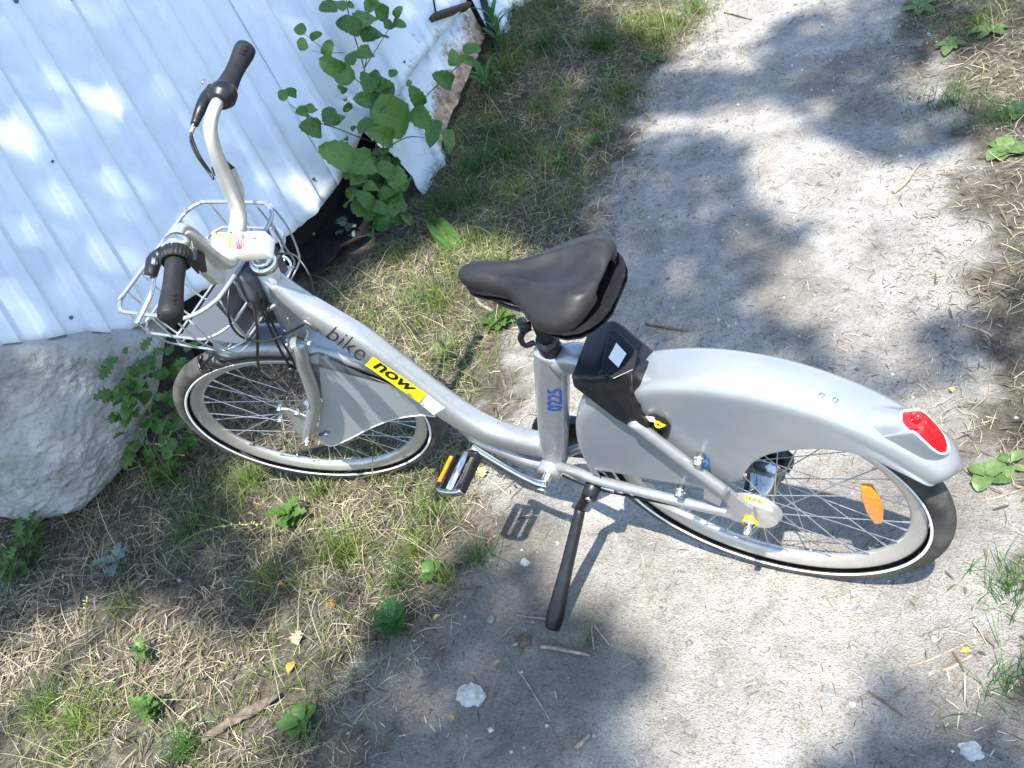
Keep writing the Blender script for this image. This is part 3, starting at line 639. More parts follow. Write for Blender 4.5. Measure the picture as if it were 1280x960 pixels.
hk = [F(262, 436, -.03), F(257, 444, -.034), F(264, 452, -.034), F(262, 462, -.03)]
P('mudguard_bracket', merge(sweep([F(255, 430, 0), F(259, 440, -.02), F(265, 444, -.036), F(258, 452, -.037), F(251, 460, -.034)], (.0035, .0035), (0, 1, 0), 5, 8), sweep([F(252, 444, 0), F(249, 455, -.02), F(253, 464, -.036), F(263, 462, -.04)], (.0035, .0035), (0, 1, 0), 5, 8)), 'cable', ff, st=True)
sk = [F(u, v_, -.044) for u, v_ in ((398, 549), (413, 557), (435, 549), (467.6, 532.5), (496.7, 522.5), (526, 518.5), (544, 520))]
skp = [(q.x, q.z) for q in sk]
skp += [(-WB + .343 * math.cos(t), RW + .343 * math.sin(t)) for t in np.radians(np.arange(0, 64, 4))]
mids = [F(398, 442, -.044), F(400, 470, -.044), F(403, 500, -.044), F(400, 525, -.044)]
skp += [(q.x, q.z) for q in mids]
M['panel'] = noisy(mat('grey_panel', rough=.4, metal=.12), (.33, .345, .365), (.36, .375, .395), 14, 5)
o = P('side_skirt', extr(skp, -.0455, -.0435), 'panel', st=True, smooth=False); o['label'] = 'flat grey coat guard panel'
V = [Vector((x, -.0450, z)) for x, z in skp[:8]]
P('skirt_edge', sweep(V, (.0022, .0022), (0, 1, 0), 3, 8), 'white_alloy', o, st=True)
q = F(408, 541, -.05); P('skirt_tie', merge(cyl(q, q + Vector((0, -.008, 0)), .006, seg=10)), 'chrome', o, st=True)
q2 = F(400, 544, -.05); P('skirt_tie_strap', sweep([q, q2], (.003, .004), (0, 1, 0), 1, 8), 'bluetie', o, st=True)
# light bracket / plate below the stem
P('lamp_body', merge(sweep([S(x) for x in (Vector((-.905, -.005, .90)), Vector((-.935, -.008, .845)), Vector((-.955, -.01, .79)))], [(.022, .020), (.028, .026), (.018, .014)], (0, 1, 0), 5, 18, power=3)), 'darkplate')
# ---- stem, console and handlebar (steered)
sc_ = Vector((-.862, 0, .915))
P('stem', cyl(Vector((-.871, 0, .893)), Vector((-.852, 0, .948)), .0125, seg=20), 'chrome', st=True)
c8 = {}
def U(u, v_, y): return F(u, v_, y)
topc = [U(266, 290, .024), U(332, 288, .024), U(327, 316, -.024), U(258, 312, -.024)]
zt = sum(q.z for q in topc) / 4
def Fz(u, v_, z):                                            # unsteered coords at height z
    d = SRi @ Vector(W2B @ ray(u, v_)); o_ = PV + SRi @ (Vector(CB) - PV); return o_ + d * ((z - o_.z) / d.z)
ZT = .985
tc4 = [Fz(264, 290, ZT + .004), Fz(331.5, 288, ZT - .012), Fz(328, 313, ZT - .012), Fz(262, 318, ZT + .004)]
bc4 = [q + Vector((.0, 0, -.030)) for q in tc4]; bc4[1] += Vector((.004, 0, 0)); bc4[2] += Vector((.004, 0, 0))
cons = P('console', (tc4 + bc4, [(0, 1, 2, 3), (7, 6, 5, 4), (0, 4, 5, 1), (1, 5, 6, 2), (2, 6, 7, 3), (3, 7, 4, 0)]), M['white_alloy'], st=True, smooth=True); bevel(cons, .004, 3)
cons['label'] = 'pale stem box with stickers'
def ctop(s_, t, o_=.0008):
    return (tc4[0].lerp(tc4[1], s_)).lerp(tc4[3].lerp(tc4[2], s_), t) + Vector((0, 0, o_))
def cpatch(name, s0, s1, t0, t1, m_, o_=.0015): return P(name, ([ctop(s0, t0, o_), ctop(s1, t0, o_), ctop(s1, t1, o_), ctop(s0, t1, o_)], [(0, 1, 2, 3)]), m_, cons, st=True, smooth=False)
cpatch('sticker', .06, .93, .08, .92, 'label', .0012)
cpatch('yellow_print', .12, .24, .12, .24, 'yellow', .002); cpatch('yellow_print', .36, .41, .18, .80, 'yellow', .002)
for k, (s0, t0, t1) in enumerate(((.45, .15, .35), (.45, .5, .78), (.49, .2, .4), (.5, .5, .75), (.53, .15, .85), (.56, .6, .9), (.59, .15, .88), (.62, .2, .45), (.63, .6, .85))):
    cpatch('red_print', s0, s0 + .022, t0, t1, 'redprint', .002)
cpatch('red_print', .52, .62, .75, .9, 'redprint', .0022)
for s0, s1, t0, t1 in ((.80, .805, .4, .5), (.82, .86, .38, .46), (.87, .875, .3, .42), (.34, .345, .78, .92), (.37, .39, .78, .92), (.1, .13, .08, .14), (.37, .42, .06, .14)):
    cpatch('small_print', s0, s1, t0, t1, 'ink', .0022)
for sg in (-1, 1):
    bp_ = [(-.895, sg * .012, .968), (-.888, sg * .035, .968), (-.876, sg * .062, .990), (-.862, sg * .080, 1.045), (-.845, sg * .096, 1.105), (-.834, sg * .115, 1.138), (-.824, sg * .145, 1.150), (-.812, sg * .185, 1.150)]
    P('handlebar', sweep(bp_, [(.0135, .017)] * 2 + [(.0125, .0155)] * 2 + [(.0122, .0125)] * 2 + [(.0115, .0115)] * 2, (0, 1, 0), 7, 20), 'bar', st=True)
    # flat gusset below the rise
    gt = Vector(bp_[3]).lerp(Vector(bp_[4]), .30); gm_ = Vector(bp_[2]).lerp(Vector(bp_[3]), .55)
    g0 = [Vector(bp_[2]) + Vector((-.004, sg * .006, -.010)), gm_ + Vector((-.003, sg * .004, 0)), gt + Vector((-.003, 0, -.002)), gt + Vector((-.004, sg * .036, -.026)), gm_ + Vector((-.004, sg * .040, -.026)), Vector(bp_[2]) + Vector((-.006, sg * .030, -.018))]
    V = g0 + [x + Vector((-.013, 0, .003)) for x in g0]
    bevel(P('bar_gusset', (V, [(0, 1, 2, 3, 4, 5), (11, 10, 9, 8, 7, 6)] + [(i, (i + 1) % 6, (i + 1) % 6 + 6, i + 6) for i in range(6)]), 'bar', st=True, smooth=False), .003)
    g1 = [g0[2], g0[3], g0[3] + Vector((0, sg * -.004, .03)), g0[2] + Vector((.0, sg * .010, .012))]
    V = [x + Vector((.001, 0, 0)) for x in g1] + [x + Vector((-.020, 0, 0)) for x in g1]
    P('gusset_cap', (V, [(0, 1, 2, 3), (7, 6, 5, 4)] + [(i, (i + 1) % 4, (i + 1) % 4 + 4, i + 4) for i in range(4)]), 'black', st=True, smooth=False)
    # grip
    e0 = Vector((-.812, sg * .185, 1.150)); e1 = Vector((-.795, sg * .305, 1.144)); dg = (e1 - e0)
    g_ = [e0 + dg * t for t in (.02, .1, .22, .4, .6, .75, .88, .96, 1.0)]
    rr = [(.0165, .0165), (.0165, .0165), (.0162, .0165), (.0158, .016), (.0168, .0172), (.0185, .019), (.0195, .020), (.0185, .019), (.013, .013)] if sg < 0 else [(.020, .020), (.0195, .0195), (.0175, .018), (.0160, .0162), (.0165, .0168), (.0182, .0186), (.0195, .020), (.0185, .019), (.013, .013)]
    gr = P('grip', sweep(g_, rr, (1, 0, 0), 4, 24), 'grip', st=True)
    gr['label'] = 'left grip with knurled shifter ring' if sg < 0 else 'right grip'
    for k in range(3):
        c_ = e0 + dg * (.70 + .07 * k) + Vector((.0135, 0, .0125)); P('grip_slot', sweep([c_ - Vector((.004, 0, -.004)), c_ + Vector((.004, 0, -.004))], (.0028, .0024), (0, 1, 0), 2, 8), 'dark', gr, st=True)
    if sg < 0:
        nseg = 96; rg = []
        for t, r in ((-.10, .0165), (-.08, .024), (.07, .0255), (.10, .022)):
            rg.append((e0 + dg * t, r))
        V = []; uu = Vector((1, 0, 0)); uu = (uu - dg.normalized() * uu.dot(dg.normalized())).normalized(); ww = dg.normalized().cross(uu)
        for c_, r in rg:
            for j in range(nseg):
                a = 2 * math.pi * j / nseg; r2 = r * (1 + (.025 if j % 4 < 2 else -.02)); V.append(c_ + uu * r2 * math.cos(a) + ww * r2 * math.sin(a))
        Fc = [(a * nseg + b, a * nseg + (b + 1) % nseg, (a + 1) * nseg + (b + 1) % nseg, (a + 1) * nseg + b) for a in range(3) for b in range(nseg)] + [tuple(range(nseg)), tuple(range(4 * nseg - 1, 3 * nseg - 1, -1))]
        P('shifter_ring', (V, Fc), 'grip', gr, st=True)
        P('shifter_band', cyl(e0 - dg * .24, e0 - dg * .105, .0225, .0245, 28), 'chrome', gr, st=True)
        P('shifter_sleeve', cyl(e0 - dg * .30, e0 - dg * .24, .0175, .0195, 24), 'black', gr, st=True)
    else:
        P('bell', merge(sweep([e0 - dg * .20, e0 - dg * .1, e0 + dg * .02, e0 + dg * .10], [(.018, .018), (.026, .025), (.025, .024), (.020, .020)], (1, 0, 0), 5, 22)), 'black', gr, st=True)
# brake levers: hinge body and blade, steered group
q = [F(192, 318, -.17), F(188, 330, -.18), F(186, 344, -.185)]
bl = [Vector((-.835, -.165, 1.140)), Vector((-.862, -.170, 1.125)), Vector((-.880, -.178, 1.112))]
lvb = P('brake_lever', sweep([Fz(203, 316, 1.135), Fz(193, 326, 1.125), Fz(188, 345, 1.115)], [(.010, .012), (.013, .014), (.010, .012)], (0, 0, 1), 5, 14), 'black', st=True)
P('lever_blade', sweep([Fz(191, 347, 1.115), Fz(187, 368, 1.112), Fz(178, 388, 1.106), Fz(170, 404, 1.10)], [(.004, .006), (.0045, .008), (.0045, .008), (.004, .007)], (0, 0, 1), 6, 12), 'chrome', lvb, st=True)
P('lever_screw', merge(cyl(Fz(193, 322, 1.135), Fz(193, 330, 1.135), .005, seg=10)), 'chrome', lvb, st=True)
lvb = P('brake_lever', sweep([Fz(268, 112, 1.135), Fz(258, 124, 1.128), Fz(250, 138, 1.122), Fz(243, 156, 1.118)], [(.013, .016), (.013, .014), (.010, .011), (.007, .008)], (0, 0, 1), 5, 14), 'black', st=True)
P('barrel_adjuster', cyl(Fz(243, 154, 1.118), Fz(239, 166, 1.114), .006, .0045, 12), 'chrome', lvb, st=True)
P('lever_blade', sweep([Fz(262, 112, 1.12), Fz(257, 104, 1.10), Fz(254, 102, 1.10)], (.004, .006), (0, 0, 1), 4, 10), 'chrome', lvb, st=True)
for dd in (0, 3):
    P('cable', sweep([Fz(239, 164 + dd, 1.112), Fz(239 + dd, 178, 1.10), Fz(247 + dd, 196, 1.08), Fz(260 + dd * .7, 214, 1.05), Fz(267, 224, 1.04)], (.0024, .0024), (0, 1, 0), 6, 8), 'cable', st=True)
cb = lambda pts, r=.0026: P('cable', sweep([B(*q) for q in pts], (r, r), (0, 1, 0), 8, 8), 'cable')
cb([(296, 338, -.02), (288, 355, -.06), (285, 385, -.10), (290, 408, -.11), (306, 423, -.10), (335, 426, -.08), (362, 415, -.045), (380, 406, -.028)], .0024)
cb([(303, 345, -.01), (309, 368, -.04), (318, 390, -.06), (322, 417, -.08), (322, 440, -.09), (323, 455, -.09), (328, 470, -.08), (342, 475, -.07), (356, 466, -.06), (362, 462, -.05)], .003)
cb([(316, 350, -.02), (322, 372, -.04), (335, 405, -.05), (350, 437, -.06), (362, 458, -.06), (366, 470, -.06), (360, 492, -.06), (356, 504, -.06)], .0028)
cb([(318, 345, 0), (326, 372, -.03), (338, 400, -.04), (356, 432, -.05), (369, 456, -.05)], .0028)
cb([(340, 319, .05), (352, 317, .07), (368, 319, .08), (380, 332, .07), (388, 348, .05), (392, 368, .02)], .0024)
P('cable_clip', cyl(B(360, 459, -.06), B(368, 464, -.06), .009, seg=12), 'black')
q0, q1 = B(379, 401, -.030), B(397, 414, -.027)
P('cable_port', sweep([q0, q1], (.002, .008), (0, 1, 0), 2, 10), 'chrome')
for (u, v_) in ((360, 397), (356, 412)): q = B(u, v_, -.026); P('frame_rivet', cyl(q, q + Vector((0, -.004, 0)), .004, seg=10), 'chrome')
# shifter cable under the chain stay
cb([(703, 594, -.02), (722, 603, -.035), (745, 611, -.045), (790, 621, -.05), (830, 629, -.055), (850, 633, -.06)], .0026)

# ---- wire basket on the frame
bx0, bx1, by = -1.188, -.912, .153
def rr_loop(x0, x1, w_, z, r, zr=None, taper=0):
    pts = []
    for cx, cy, a0 in ((x1 - r, w_ - r, 0), (x0 + r * .6, w_ - r * .6 + taper, 90), (x0 + r * .6, -w_ + r * .6 - taper, 180), (x1 - r, -w_ + r, 270)):
        q_ = r if cx > (x0 + x1) / 2 else r * .6
        for k in range(5):
            a = math.radians(a0 + k * 22.5); pts.append(Vector((cx + q_ * math.cos(a), cy + q_ * math.sin(a), z)))
    return pts
basket = empty('basket', (0, 0, 0)); basket.parent = bike; basket['label'] = 'silver wire basket'
def loop(name, pts, r, par): 
    pts = pts + [pts[0]]; v, f = sweep(pts, (r, r), (0, 0, 1), 2, 10); return mesh(name, v, f, M['wire'], par)
loop('rim_wire', rr_loop(bx0, bx1, by, .908, .075), .0045, basket)
loop('middle_wire', rr_loop(bx0 + .008, bx1 - .02, by - .004, .835, .07), .0032, basket)
loop('bottom_wire', rr_loop(bx0 + .03, bx1 - .04, by - .025, .770, .06), .0028, basket)
for y_ in (-.10, -.05, 0, .05, .10):
    pts = [(bx0 - .001, y_, .906), (bx0 + .006, y_, .835), (bx0 + .022, y_, .775), (bx0 + .05, y_, .762), (-1.05, y_, .758), (bx1 - .06, y_, .764), (bx1 - .025, y_, .790), (bx1 - .018, y_, .835), (bx1, y_, .905)]
    mesh('cross_wire', *sweep(pts, (.0022, .0022), (0, 1, 0), 4, 8), M['wire'], basket)
for x_ in (-1.14, -1.07, -1.0, -.955):
    for sg in (-1, 1):
        pts = [(x_, sg * by, .905), (x_, sg * (by - .002), .835), (x_, sg * (by - .022), .775), (x_, sg * (by - .045), .762), (x_, sg * .06, .758)]
        mesh('side_wire', *sweep(pts, (.0022, .0022), (1, 0, 0), 4, 8), M['wire'], basket)
bpl = [(-1.15, -.105), (-.955, -.105), (-.955, .105), (-1.15, .105)]
v, f = extr([(x, y) for x, y in bpl], 0, .003); v = [Vector((q.x, q.z, .766 + q.y)) for q in v]
bevel(mesh('base_plate', v, f, M['darkplate'], basket, smooth=False), .001)
v, f = extr([(-.09, .775), (.09, .775), (.10, .89), (-.10, .89)], 0, .003); v = [Vector((-.938 + .00 + q.y - (.89 - q.z) * .2, q.x, q.z)) for q in v]
bevel(mesh('back_plate', v, f, M['darkplate'], basket, smooth=False), .001)
mesh('basket_bracket', *merge(cyl((-.90, -.02, .80), (-.96, -.03, .775), .007, seg=10), cyl((-.90, .02, .80), (-.96, .03, .775), .007, seg=10)), M['chrome'], basket)

# ---- lettering and labels laid on the tubes
def bvh(o): return BVHTree.FromPolygons([v_.co[:] for v_ in o.data.vertices], [p_.vertices[:] for p_ in o.data.polygons])
def cast(bv, u, v_, off):
    d = Vector(W2B @ ray(u, v_)).normalized(); loc, nn, i, dist = bv.ray_cast(Vector(CB), d)
    if loc is None: return None
    if nn.dot(d) > 0: nn = -nn
    return loc + nn * off
def decal(name, bv, quad, m_, par, off=.0006, nu=10, nv=5):
    V = []
    for i in range(nu + 1):
        for j in range(nv + 1):
            s_, t = i / nu, j / nv; a = Vector(quad[0]).lerp(Vector(quad[1]), s_); b = Vector(quad[3]).lerp(Vector(quad[2]), s_); q = a.lerp(b, t)
            h = cast(bv, q[0], q[1], off); V.append(h or B(q[0], q[1], -.0262))
    return P(name, (V, [(i * (nv + 1) + j, (i + 1) * (nv + 1) + j, (i + 1) * (nv + 1) + j + 1, i * (nv + 1) + j + 1) for i in range(nu) for j in range(nv)]), m_, par)
def textmesh(body, bold=0, sx=1):
    c = D.curves.new('t', 'FONT'); c.body = body; c.size = 1; c.offset = bold; c.resolution_u = 4
    o = D.objects.new('t', c); COL.objects.link(o); dg = bpy.context.evaluated_depsgraph_get(); dg.update()
    me = D.meshes.new_from_object(o.evaluated_get(dg)); D.objects.remove(o); return me
def text_decal(name, body, bv, quad, m_, par, bold=0, off=.0012):
    """quad px: baseline-left, baseline-right, top-right, top-left"""
    me = textmesh(body, bold); bm = bmesh.new(); bm.from_mesh(me)
    bmesh.ops.triangulate(bm, faces=bm.faces); bmesh.ops.subdivide_edges(bm, edges=[e for e in bm.edges if e.calc_length() > .18], cuts=2)
    xs = [v_.co.x for v_ in bm.verts]; ys = [v_.co.y for v_ in bm.verts]; x0, x1, y0, y1 = min(xs), max(xs), min(ys), max(ys)
    for v_ in bm.verts:
        s_ = (v_.co.x - x0) / (x1 - x0); t = (v_.co.y - y0) / (y1 - y0)
        q = Vector(quad[0]).lerp(Vector(quad[1]), s_).lerp(Vector(quad[3]).lerp(Vector(quad[2]), s_), t)
        h = cast(bv, q[0], q[1], off); v_.co = h if h else B(q[0], q[1], -.0268)
    bm.to_mesh(me); bm.free(); me.materials.clear(); o = link(name, me, M[m_], par); o.name = name; return o
bvm = bvh(mt); bvs = bvh(st)
decal('yellow_label', bvm, [(456.5, 456.5), (524, 503.5), (533.5, 492), (466, 445.5)], 'yellow', mt, .0006, 14, 5)
decal('white_label', bvm, [(525, 504.5), (542, 519), (556, 509.5), (534.5, 493)], 'label', mt, .0006, 6, 5)
text_decal('lettering_now', 'now', bvm, [(465.5, 458.5), (512, 489.5), (521.5, 486), (475.5, 452.5)], 'ink', mt, .02)
text_decal('lettering_bike', 'bike', bvm, [(407, 421), (450, 452), (463, 435), (420, 408)], 'ink', mt, -.018)
text_decal('number_0225', '0225', bvs, [(702.5, 512.5), (702.5, 485.5), (684, 486), (684, 513)], 'blue', st, .01)
# seams on the tube

# =================================================================== TREE WHOSE CROWN DAPPLES THE LIGHT (stands behind the photographer)
SU = Vector((0, 1, 0)).cross(SUN).normalized(); SVv = SUN.cross(SU).normalized()
def sp(p): return (Vector(p).dot(SU), Vector(p).dot(SVv))
gs = [(640,20,0),(700,40,.1),(760,20,.5),(830,20,.9),(860,60,.6),(930,20,.7),(930,60,.7),(985,50,.4),(1040,30,.5),(1100,20,.3),(1020,90,.1),(900,110,.15),(960,110,.15),(1080,90,.1),(1150,40,.4),(1220,40,.5),(1150,110,.7),(1220,105,.6),(940,150,.7),(985,180,.7),(1050,150,.5),(1080,150,.1),(1150,165,0),(1220,150,.2),(1250,185,.9),(1270,220,.8),(870,190,.2),(800,200,.35),(830,185,.6),(860,235,.1),(780,90,0),(700,100,0),(750,150,.15),(660,150,.2),(680,125,.4),(640,130,.4),(620,180,.1),(600,250,0),(680,240,0),(740,240,.15),(760,215,.4),(800,300,.15),(900,330,.3),(870,350,.15),(950,260,.4),(1000,220,.9),(1040,240,1),(1130,260,1),(1180,260,.9),(1240,290,.5),(1000,300,.5),(1080,310,.7),(1150,330,.9),(1140,365,1),(1050,380,.7),(950,380,.5),(870,400,.4),(820,330,.2),(1000,440,.4),(1100,430,.6),(1180,420,.4),(1240,400,.5),(1050,500,.4),(1150,480,.4),(1240,500,.5),(1250,600,.6),(1200,650,.8),(1230,700,.7),(1000,620,1),(1040,600,1),
(560,330,.7),(530,380,.8),(480,360,.6),(560,420,.9),(620,400,.4),(600,460,1),(640,440,.7),(640,500,.9),(300,540,.1),(330,500,.1),(340,560,.9),(400,540,.8),(450,560,.7),(300,600,.7),(350,640,.6),(400,620,.9),(450,640,.9),(500,620,.6),(420,690,.5),(520,660,.6),(560,640,.8),(620,600,1),(680,620,1),(620,660,.45),(640,640,.6),(560,700,.5),(470,720,.3),(640,700,.3),(700,660,1),(740,680,1),(640,760,.1),(580,780,0),(560,850,0),(640,850,0),(700,900,0),(760,860,0),(780,930,.1),(500,900,.1),(740,780,.3),(800,680,1),(860,700,1),(820,760,.7),(850,720,1),(900,780,.8),(900,860,1),(950,900,1),(850,930,.9),(1000,860,1),(1020,800,.5),(1060,780,.4),(1050,740,.8),(1100,800,.5),(1150,850,.8),(1100,900,.7),(1060,940,.4),(1150,962,0),(1200,955,0),(1240,850,.4),(1240,930,.4),(980,740,.9),(1150,760,.8),
(100,700,0),(50,740,0),(200,680,0),(250,720,.1),(150,780,.3),(60,800,.5),(100,850,1),(50,880,1),(150,830,.7),(200,800,.2),(230,850,.4),(300,820,.3),(350,840,.6),(400,790,.3),(300,750,.15),(380,700,.3),(250,910,.3),(330,930,.3),(120,930,.6),(30,940,.7),(420,880,.1),(440,940,0),(200,940,.3),(300,870,.6),(260,620,.1),(210,600,0)]
ws = [(60,100,0),(130,90,0),(110,200,.05),(250,130,.1),(20,330,0),(60,390,0),(380,60,.05),(180,330,1),(210,350,.8),(140,300,.15),(60,300,.05),(100,380,.1),(330,150,.6),(370,230,.8),(395,250,.9),(300,220,.5),(420,120,.3),(480,100,.15),(450,50,.2),(250,60,.1),(180,50,.05),(180,170,.1),(220,240,.4),(530,150,0),(530,230,.05),(100,15,.2),(20,200,.05),(600,30,0),(450,200,.2)]
bks = [(300,80,.9),(270,180,1),(290,270,1),(300,300,1),(340,330,1),(400,390,1),(480,450,1),(560,510,1),(640,550,1),(690,500,1),(640,350,.5),(720,330,.4),(700,400,.5),(900,470,1),(1000,490,1),(1100,530,1),(1160,560,.9),(850,520,1),(950,520,1),(1150,650,.6),(760,450,.6),(420,500,1),(350,560,1),(240,480,.2),(740,430,.6),(880,590,1),(460,560,1),(820,600,1)]
B2W = Matrix([list(r) for r in W2B]).transposed()
gs = [(u, v, min(1, k + (.28 if u < 430 and v > 770 else 0))) for u, v, k in gs]
SMP = [(*sp(G(u, v)), k, .085) for u, v, k in gs] + [(*sp(WL(u, v)), k * (1 if k > .5 else .3), .09 if k > .5 else .16) for u, v, k in ws] + [(*sp(G(u, v, .25)), 0, .12) for u, v in ((100, 500), (40, 600), (170, 470), (0, 520))] + [(*sp(B2W @ B(u, v, 0)), k, .085) for u, v, k in bks]
SMP += [(*sp(B2W @ S((-.80, sg * .25, 1.15))), .9, .08) for sg in (-1, 1)]
SA = np.array(SMP)
a0, a1, b0, b1 = SA[:, 0].min() - 1.2, SA[:, 0].max() + 1.2, SA[:, 1].min() - 1.2, SA[:, 1].max() + 1.2
area = (a1 - a0) * (b1 - b0); ncand = int(area * 7.8 / .0046)
ca = rng.uniform(a0, a1, ncand); cb_ = rng.uniform(b0, b1, ncand)
num = np.full(ncand, .0); den = np.full(ncand, 1e-9)
for x, y, k, s_ in SMP:
    w_ = np.exp(-((ca - x) ** 2 + (cb_ - y) ** 2) / (2 * s_ * s_)); num += w_ * k; den += w_
num += .4 * 1e-4; den += 1e-4
Dn = num / den
nzv = np.array([noise.noise(Vector((x * 2.6, y * 2.6, 4))) + .6 * noise.noise(Vector((x * 6, y * 6, 8))) + .45 * noise.noise(Vector((x * 15, y * 15, 8))) for x, y in zip(ca, cb_)])
xx = np.clip((Dn + .18 * nzv * (Dn > .08) * (Dn < .92) - .22) / .38, 0, 1); prob = 1 - xx * xx * (3 - 2 * xx)
prob[Dn > .8] *= .06; prob[Dn < .08] = np.maximum(prob[Dn < .08], .9)
keep = rng.random(ncand) < prob; ca, cb_ = ca[keep], cb_[keep]; nl_ = len(ca)
tt = rng.uniform(7.6, 11.0, nl_)
SUa, SVa, SNa = np.array(SU), np.array(SVv), np.array(SUN)
cen = ca[:, None] * SUa + cb_[:, None] * SVa + tt[:, None] * SNa
def quads(cen, size, asp, rngl, tilt=.7):
    n = len(cen); nrm_ = rngl.normal(size=(n, 3)) * tilt + np.array([0, 0, 1.]); nrm_ /= np.linalg.norm(nrm_, axis=1)[:, None]
    t = rngl.normal(size=(n, 3)); u_ = np.cross(nrm_, t); u_ /= np.linalg.norm(u_, axis=1)[:, None]; w_ = np.cross(nrm_, u_)
    s_ = (size * rngl.uniform(.7, 1.3, n))[:, None]
    V = np.stack([cen - u_ * s_ * .5, cen - w_ * s_ * asp * .5 - u_ * s_ * .05, cen + u_ * s_ * .5, cen + w_ * s_ * asp * .5 - u_ * s_ * .05], 1).reshape(-1, 3)
    return V, np.arange(n * 4).reshape(-1, 4)
def fastmesh(name, V, F4, m_, parent=None, smooth=False):
    me = D.meshes.new(name); k = F4.shape[1]; me.vertices.add(len(V)); me.vertices.foreach_set('co', V.astype(np.float32).ravel())
    me.loops.add(F4.size); me.loops.foreach_set('vertex_index', F4.astype(np.int32).ravel()); me.polygons.add(len(F4))
    me.polygons.foreach_set('loop_start', np.arange(0, F4.size, k, dtype=np.int32)); me.polygons.foreach_set('loop_total', np.full(len(F4), k, np.int32))
    me.update(calc_edges=True); me.validate(); 
    if smooth: me.polygons.foreach_set('use_smooth', [True] * len(me.polygons))
    return link(name, me, m_, parent)
def island(name, cols, rough=.7, trans=0):
    m_ = mat(name, rough=rough, spec=.3); g = N(m_, 'ShaderNodeNewGeometry'); r = N(m_, 'ShaderNodeValToRGB'); L(m_, g.outputs['Random Per Island'], r.inputs[0])
    e = r.color_ramp.elements
    while len(e) < len(cols): e.new(.5)
    for k, c_ in enumerate(cols): e[k].position = k / (len(cols) - 1); e[k].color = (*c_, 1)
    L(m_, r.outputs[0], bs(m_).inputs['Base Color'])
    if trans:
        tr = N(m_, 'ShaderNodeBsdfTranslucent'); mx_ = N(m_, 'ShaderNodeMixShader', Fac=trans); L(m_, r.outputs[0], tr.inputs[0])
        o_ = [n for n in m_.node_tree.nodes if n.type == 'OUTPUT_MATERIAL'][0]; L(m_, bs(m_).outputs[0], mx_.inputs[1]); L(m_, tr.outputs[0], mx_.inputs[2]); L(m_, mx_.outputs[0], o_.inputs[0])
    return m_
tree_leaf = island('tree_leaf', [(.035, .07, .015), (.06, .11, .02), (.09, .13, .03)], .6, .25)
bark = noisy(mat('bark', rough=.9), (.05, .04, .03), (.16, .13, .1), 14, 8, .7, 30, dist=.02)
TB = np.array([-.9, -6.0, 0])
tree = empty('shade_tree', tuple(TB)); tag(tree, 'leafy tree behind the camera whose crown dapples the path and wall', 'tree')
Vq, Fq = quads(cen, .10, .62, rng); fastmesh('crown', Vq - TB, Fq, tree_leaf, tree)
cc_ = cen.mean(axis=0) - TB
mesh('trunk', *sweep([(0, 0, -.2), (.05, .05, 1.5), (-.1, .0, 4), (-.3, .1, 6.5)], [(.24, .24), (.17, .17), (.13, .13), (.08, .08)], (0, 1, 0), 6, 14), bark, tree)
for k in range(6):
    a = math.radians(20 + k * 26); e_ = Vector((cc_[0] * .5 + 2.0 * math.cos(a), 1.0 + 2.2 * math.sin(a), cc_[2] - .3 + .3 * (k % 3)))
    s0 = Vector((-.1, .0, 4)).lerp(Vector((-.3, .1, 6.5)), .19 * k)
    mesh('limb', *sweep([s0, s0.lerp(e_, .5) + Vector((0, 0, .4)), e_], [(.045, .045), (.022, .022), (.008, .008)], (0, 1, 0), 6, 8), bark, tree)

# =================================================================== GROUND COVER
gxs = np.arange(-3.4, 1.6, .03); gys = np.arange(-1.9, 4.6, .03)
SDG = np.array([[poly_sd((x, y), PATH) for x in gxs] for y in gys])
def onpath(x, y):
    i = np.clip(((y + 1.9) / .03).astype(int), 0, len(gys) - 1); j = np.clip(((x + 3.4) / .03).astype(int), 0, len(gxs) - 1); return SDG[i, j]
def gza(x, y): return np.array([gz(a, b) for a, b in zip(x, y)])
wb0, wb1 = WL(160, 415, 0), WL(515, 272, 0)
def project(p):
    q = (p - CAM) @ MW.T; return 640 + FPX * q[:, 0] / -q[:, 2], 480 - FPX * q[:, 1] / -q[:, 2]
def sample(n, dens):
    """n candidates per square metre, thinned by dens(signed distance to path edge, x, y, u, v)"""
    tot = int(n * 4.4 * 5.6); x = rng.uniform(-3.2, 1.2, tot); y = rng.uniform(-1.5, 4.1, tot)
    p = np.stack([x, y, np.zeros(tot)], 1); u, v_ = project(p); ok = (u > -70) & (u < 1350) & (v_ > -70) & (v_ < 1030)
    x, y, u, v_ = x[ok], y[ok], u[ok], v_[ok]
    wx = -1.80 - .12 * np.clip(y - 1.3, 0, 9) - .30 * np.clip(1.0 - y, 0, 1.3)      # foot of the wall
    blk = (x > wx) | (v_ > 560)
    con_ = ~((u < 200) & (v_ < np.interp(u, [-60, 0, 45, 95, 130, 165, 200], [650, 650, 646, 636, 602, 567, 500])))   # concrete stands there
    ok = blk & con_; x, y, u, v_ = x[ok], y[ok], u[ok], v_[ok]
    k = rng.random(len(x)) < dens(onpath(x, y), x, y, u, v_); return x[k], y[k]
def nz2(x, y, s_, o_=0): return np.array([noise.noise(Vector((a * s_, b * s_, o_))) for a, b in zip(x, y)])
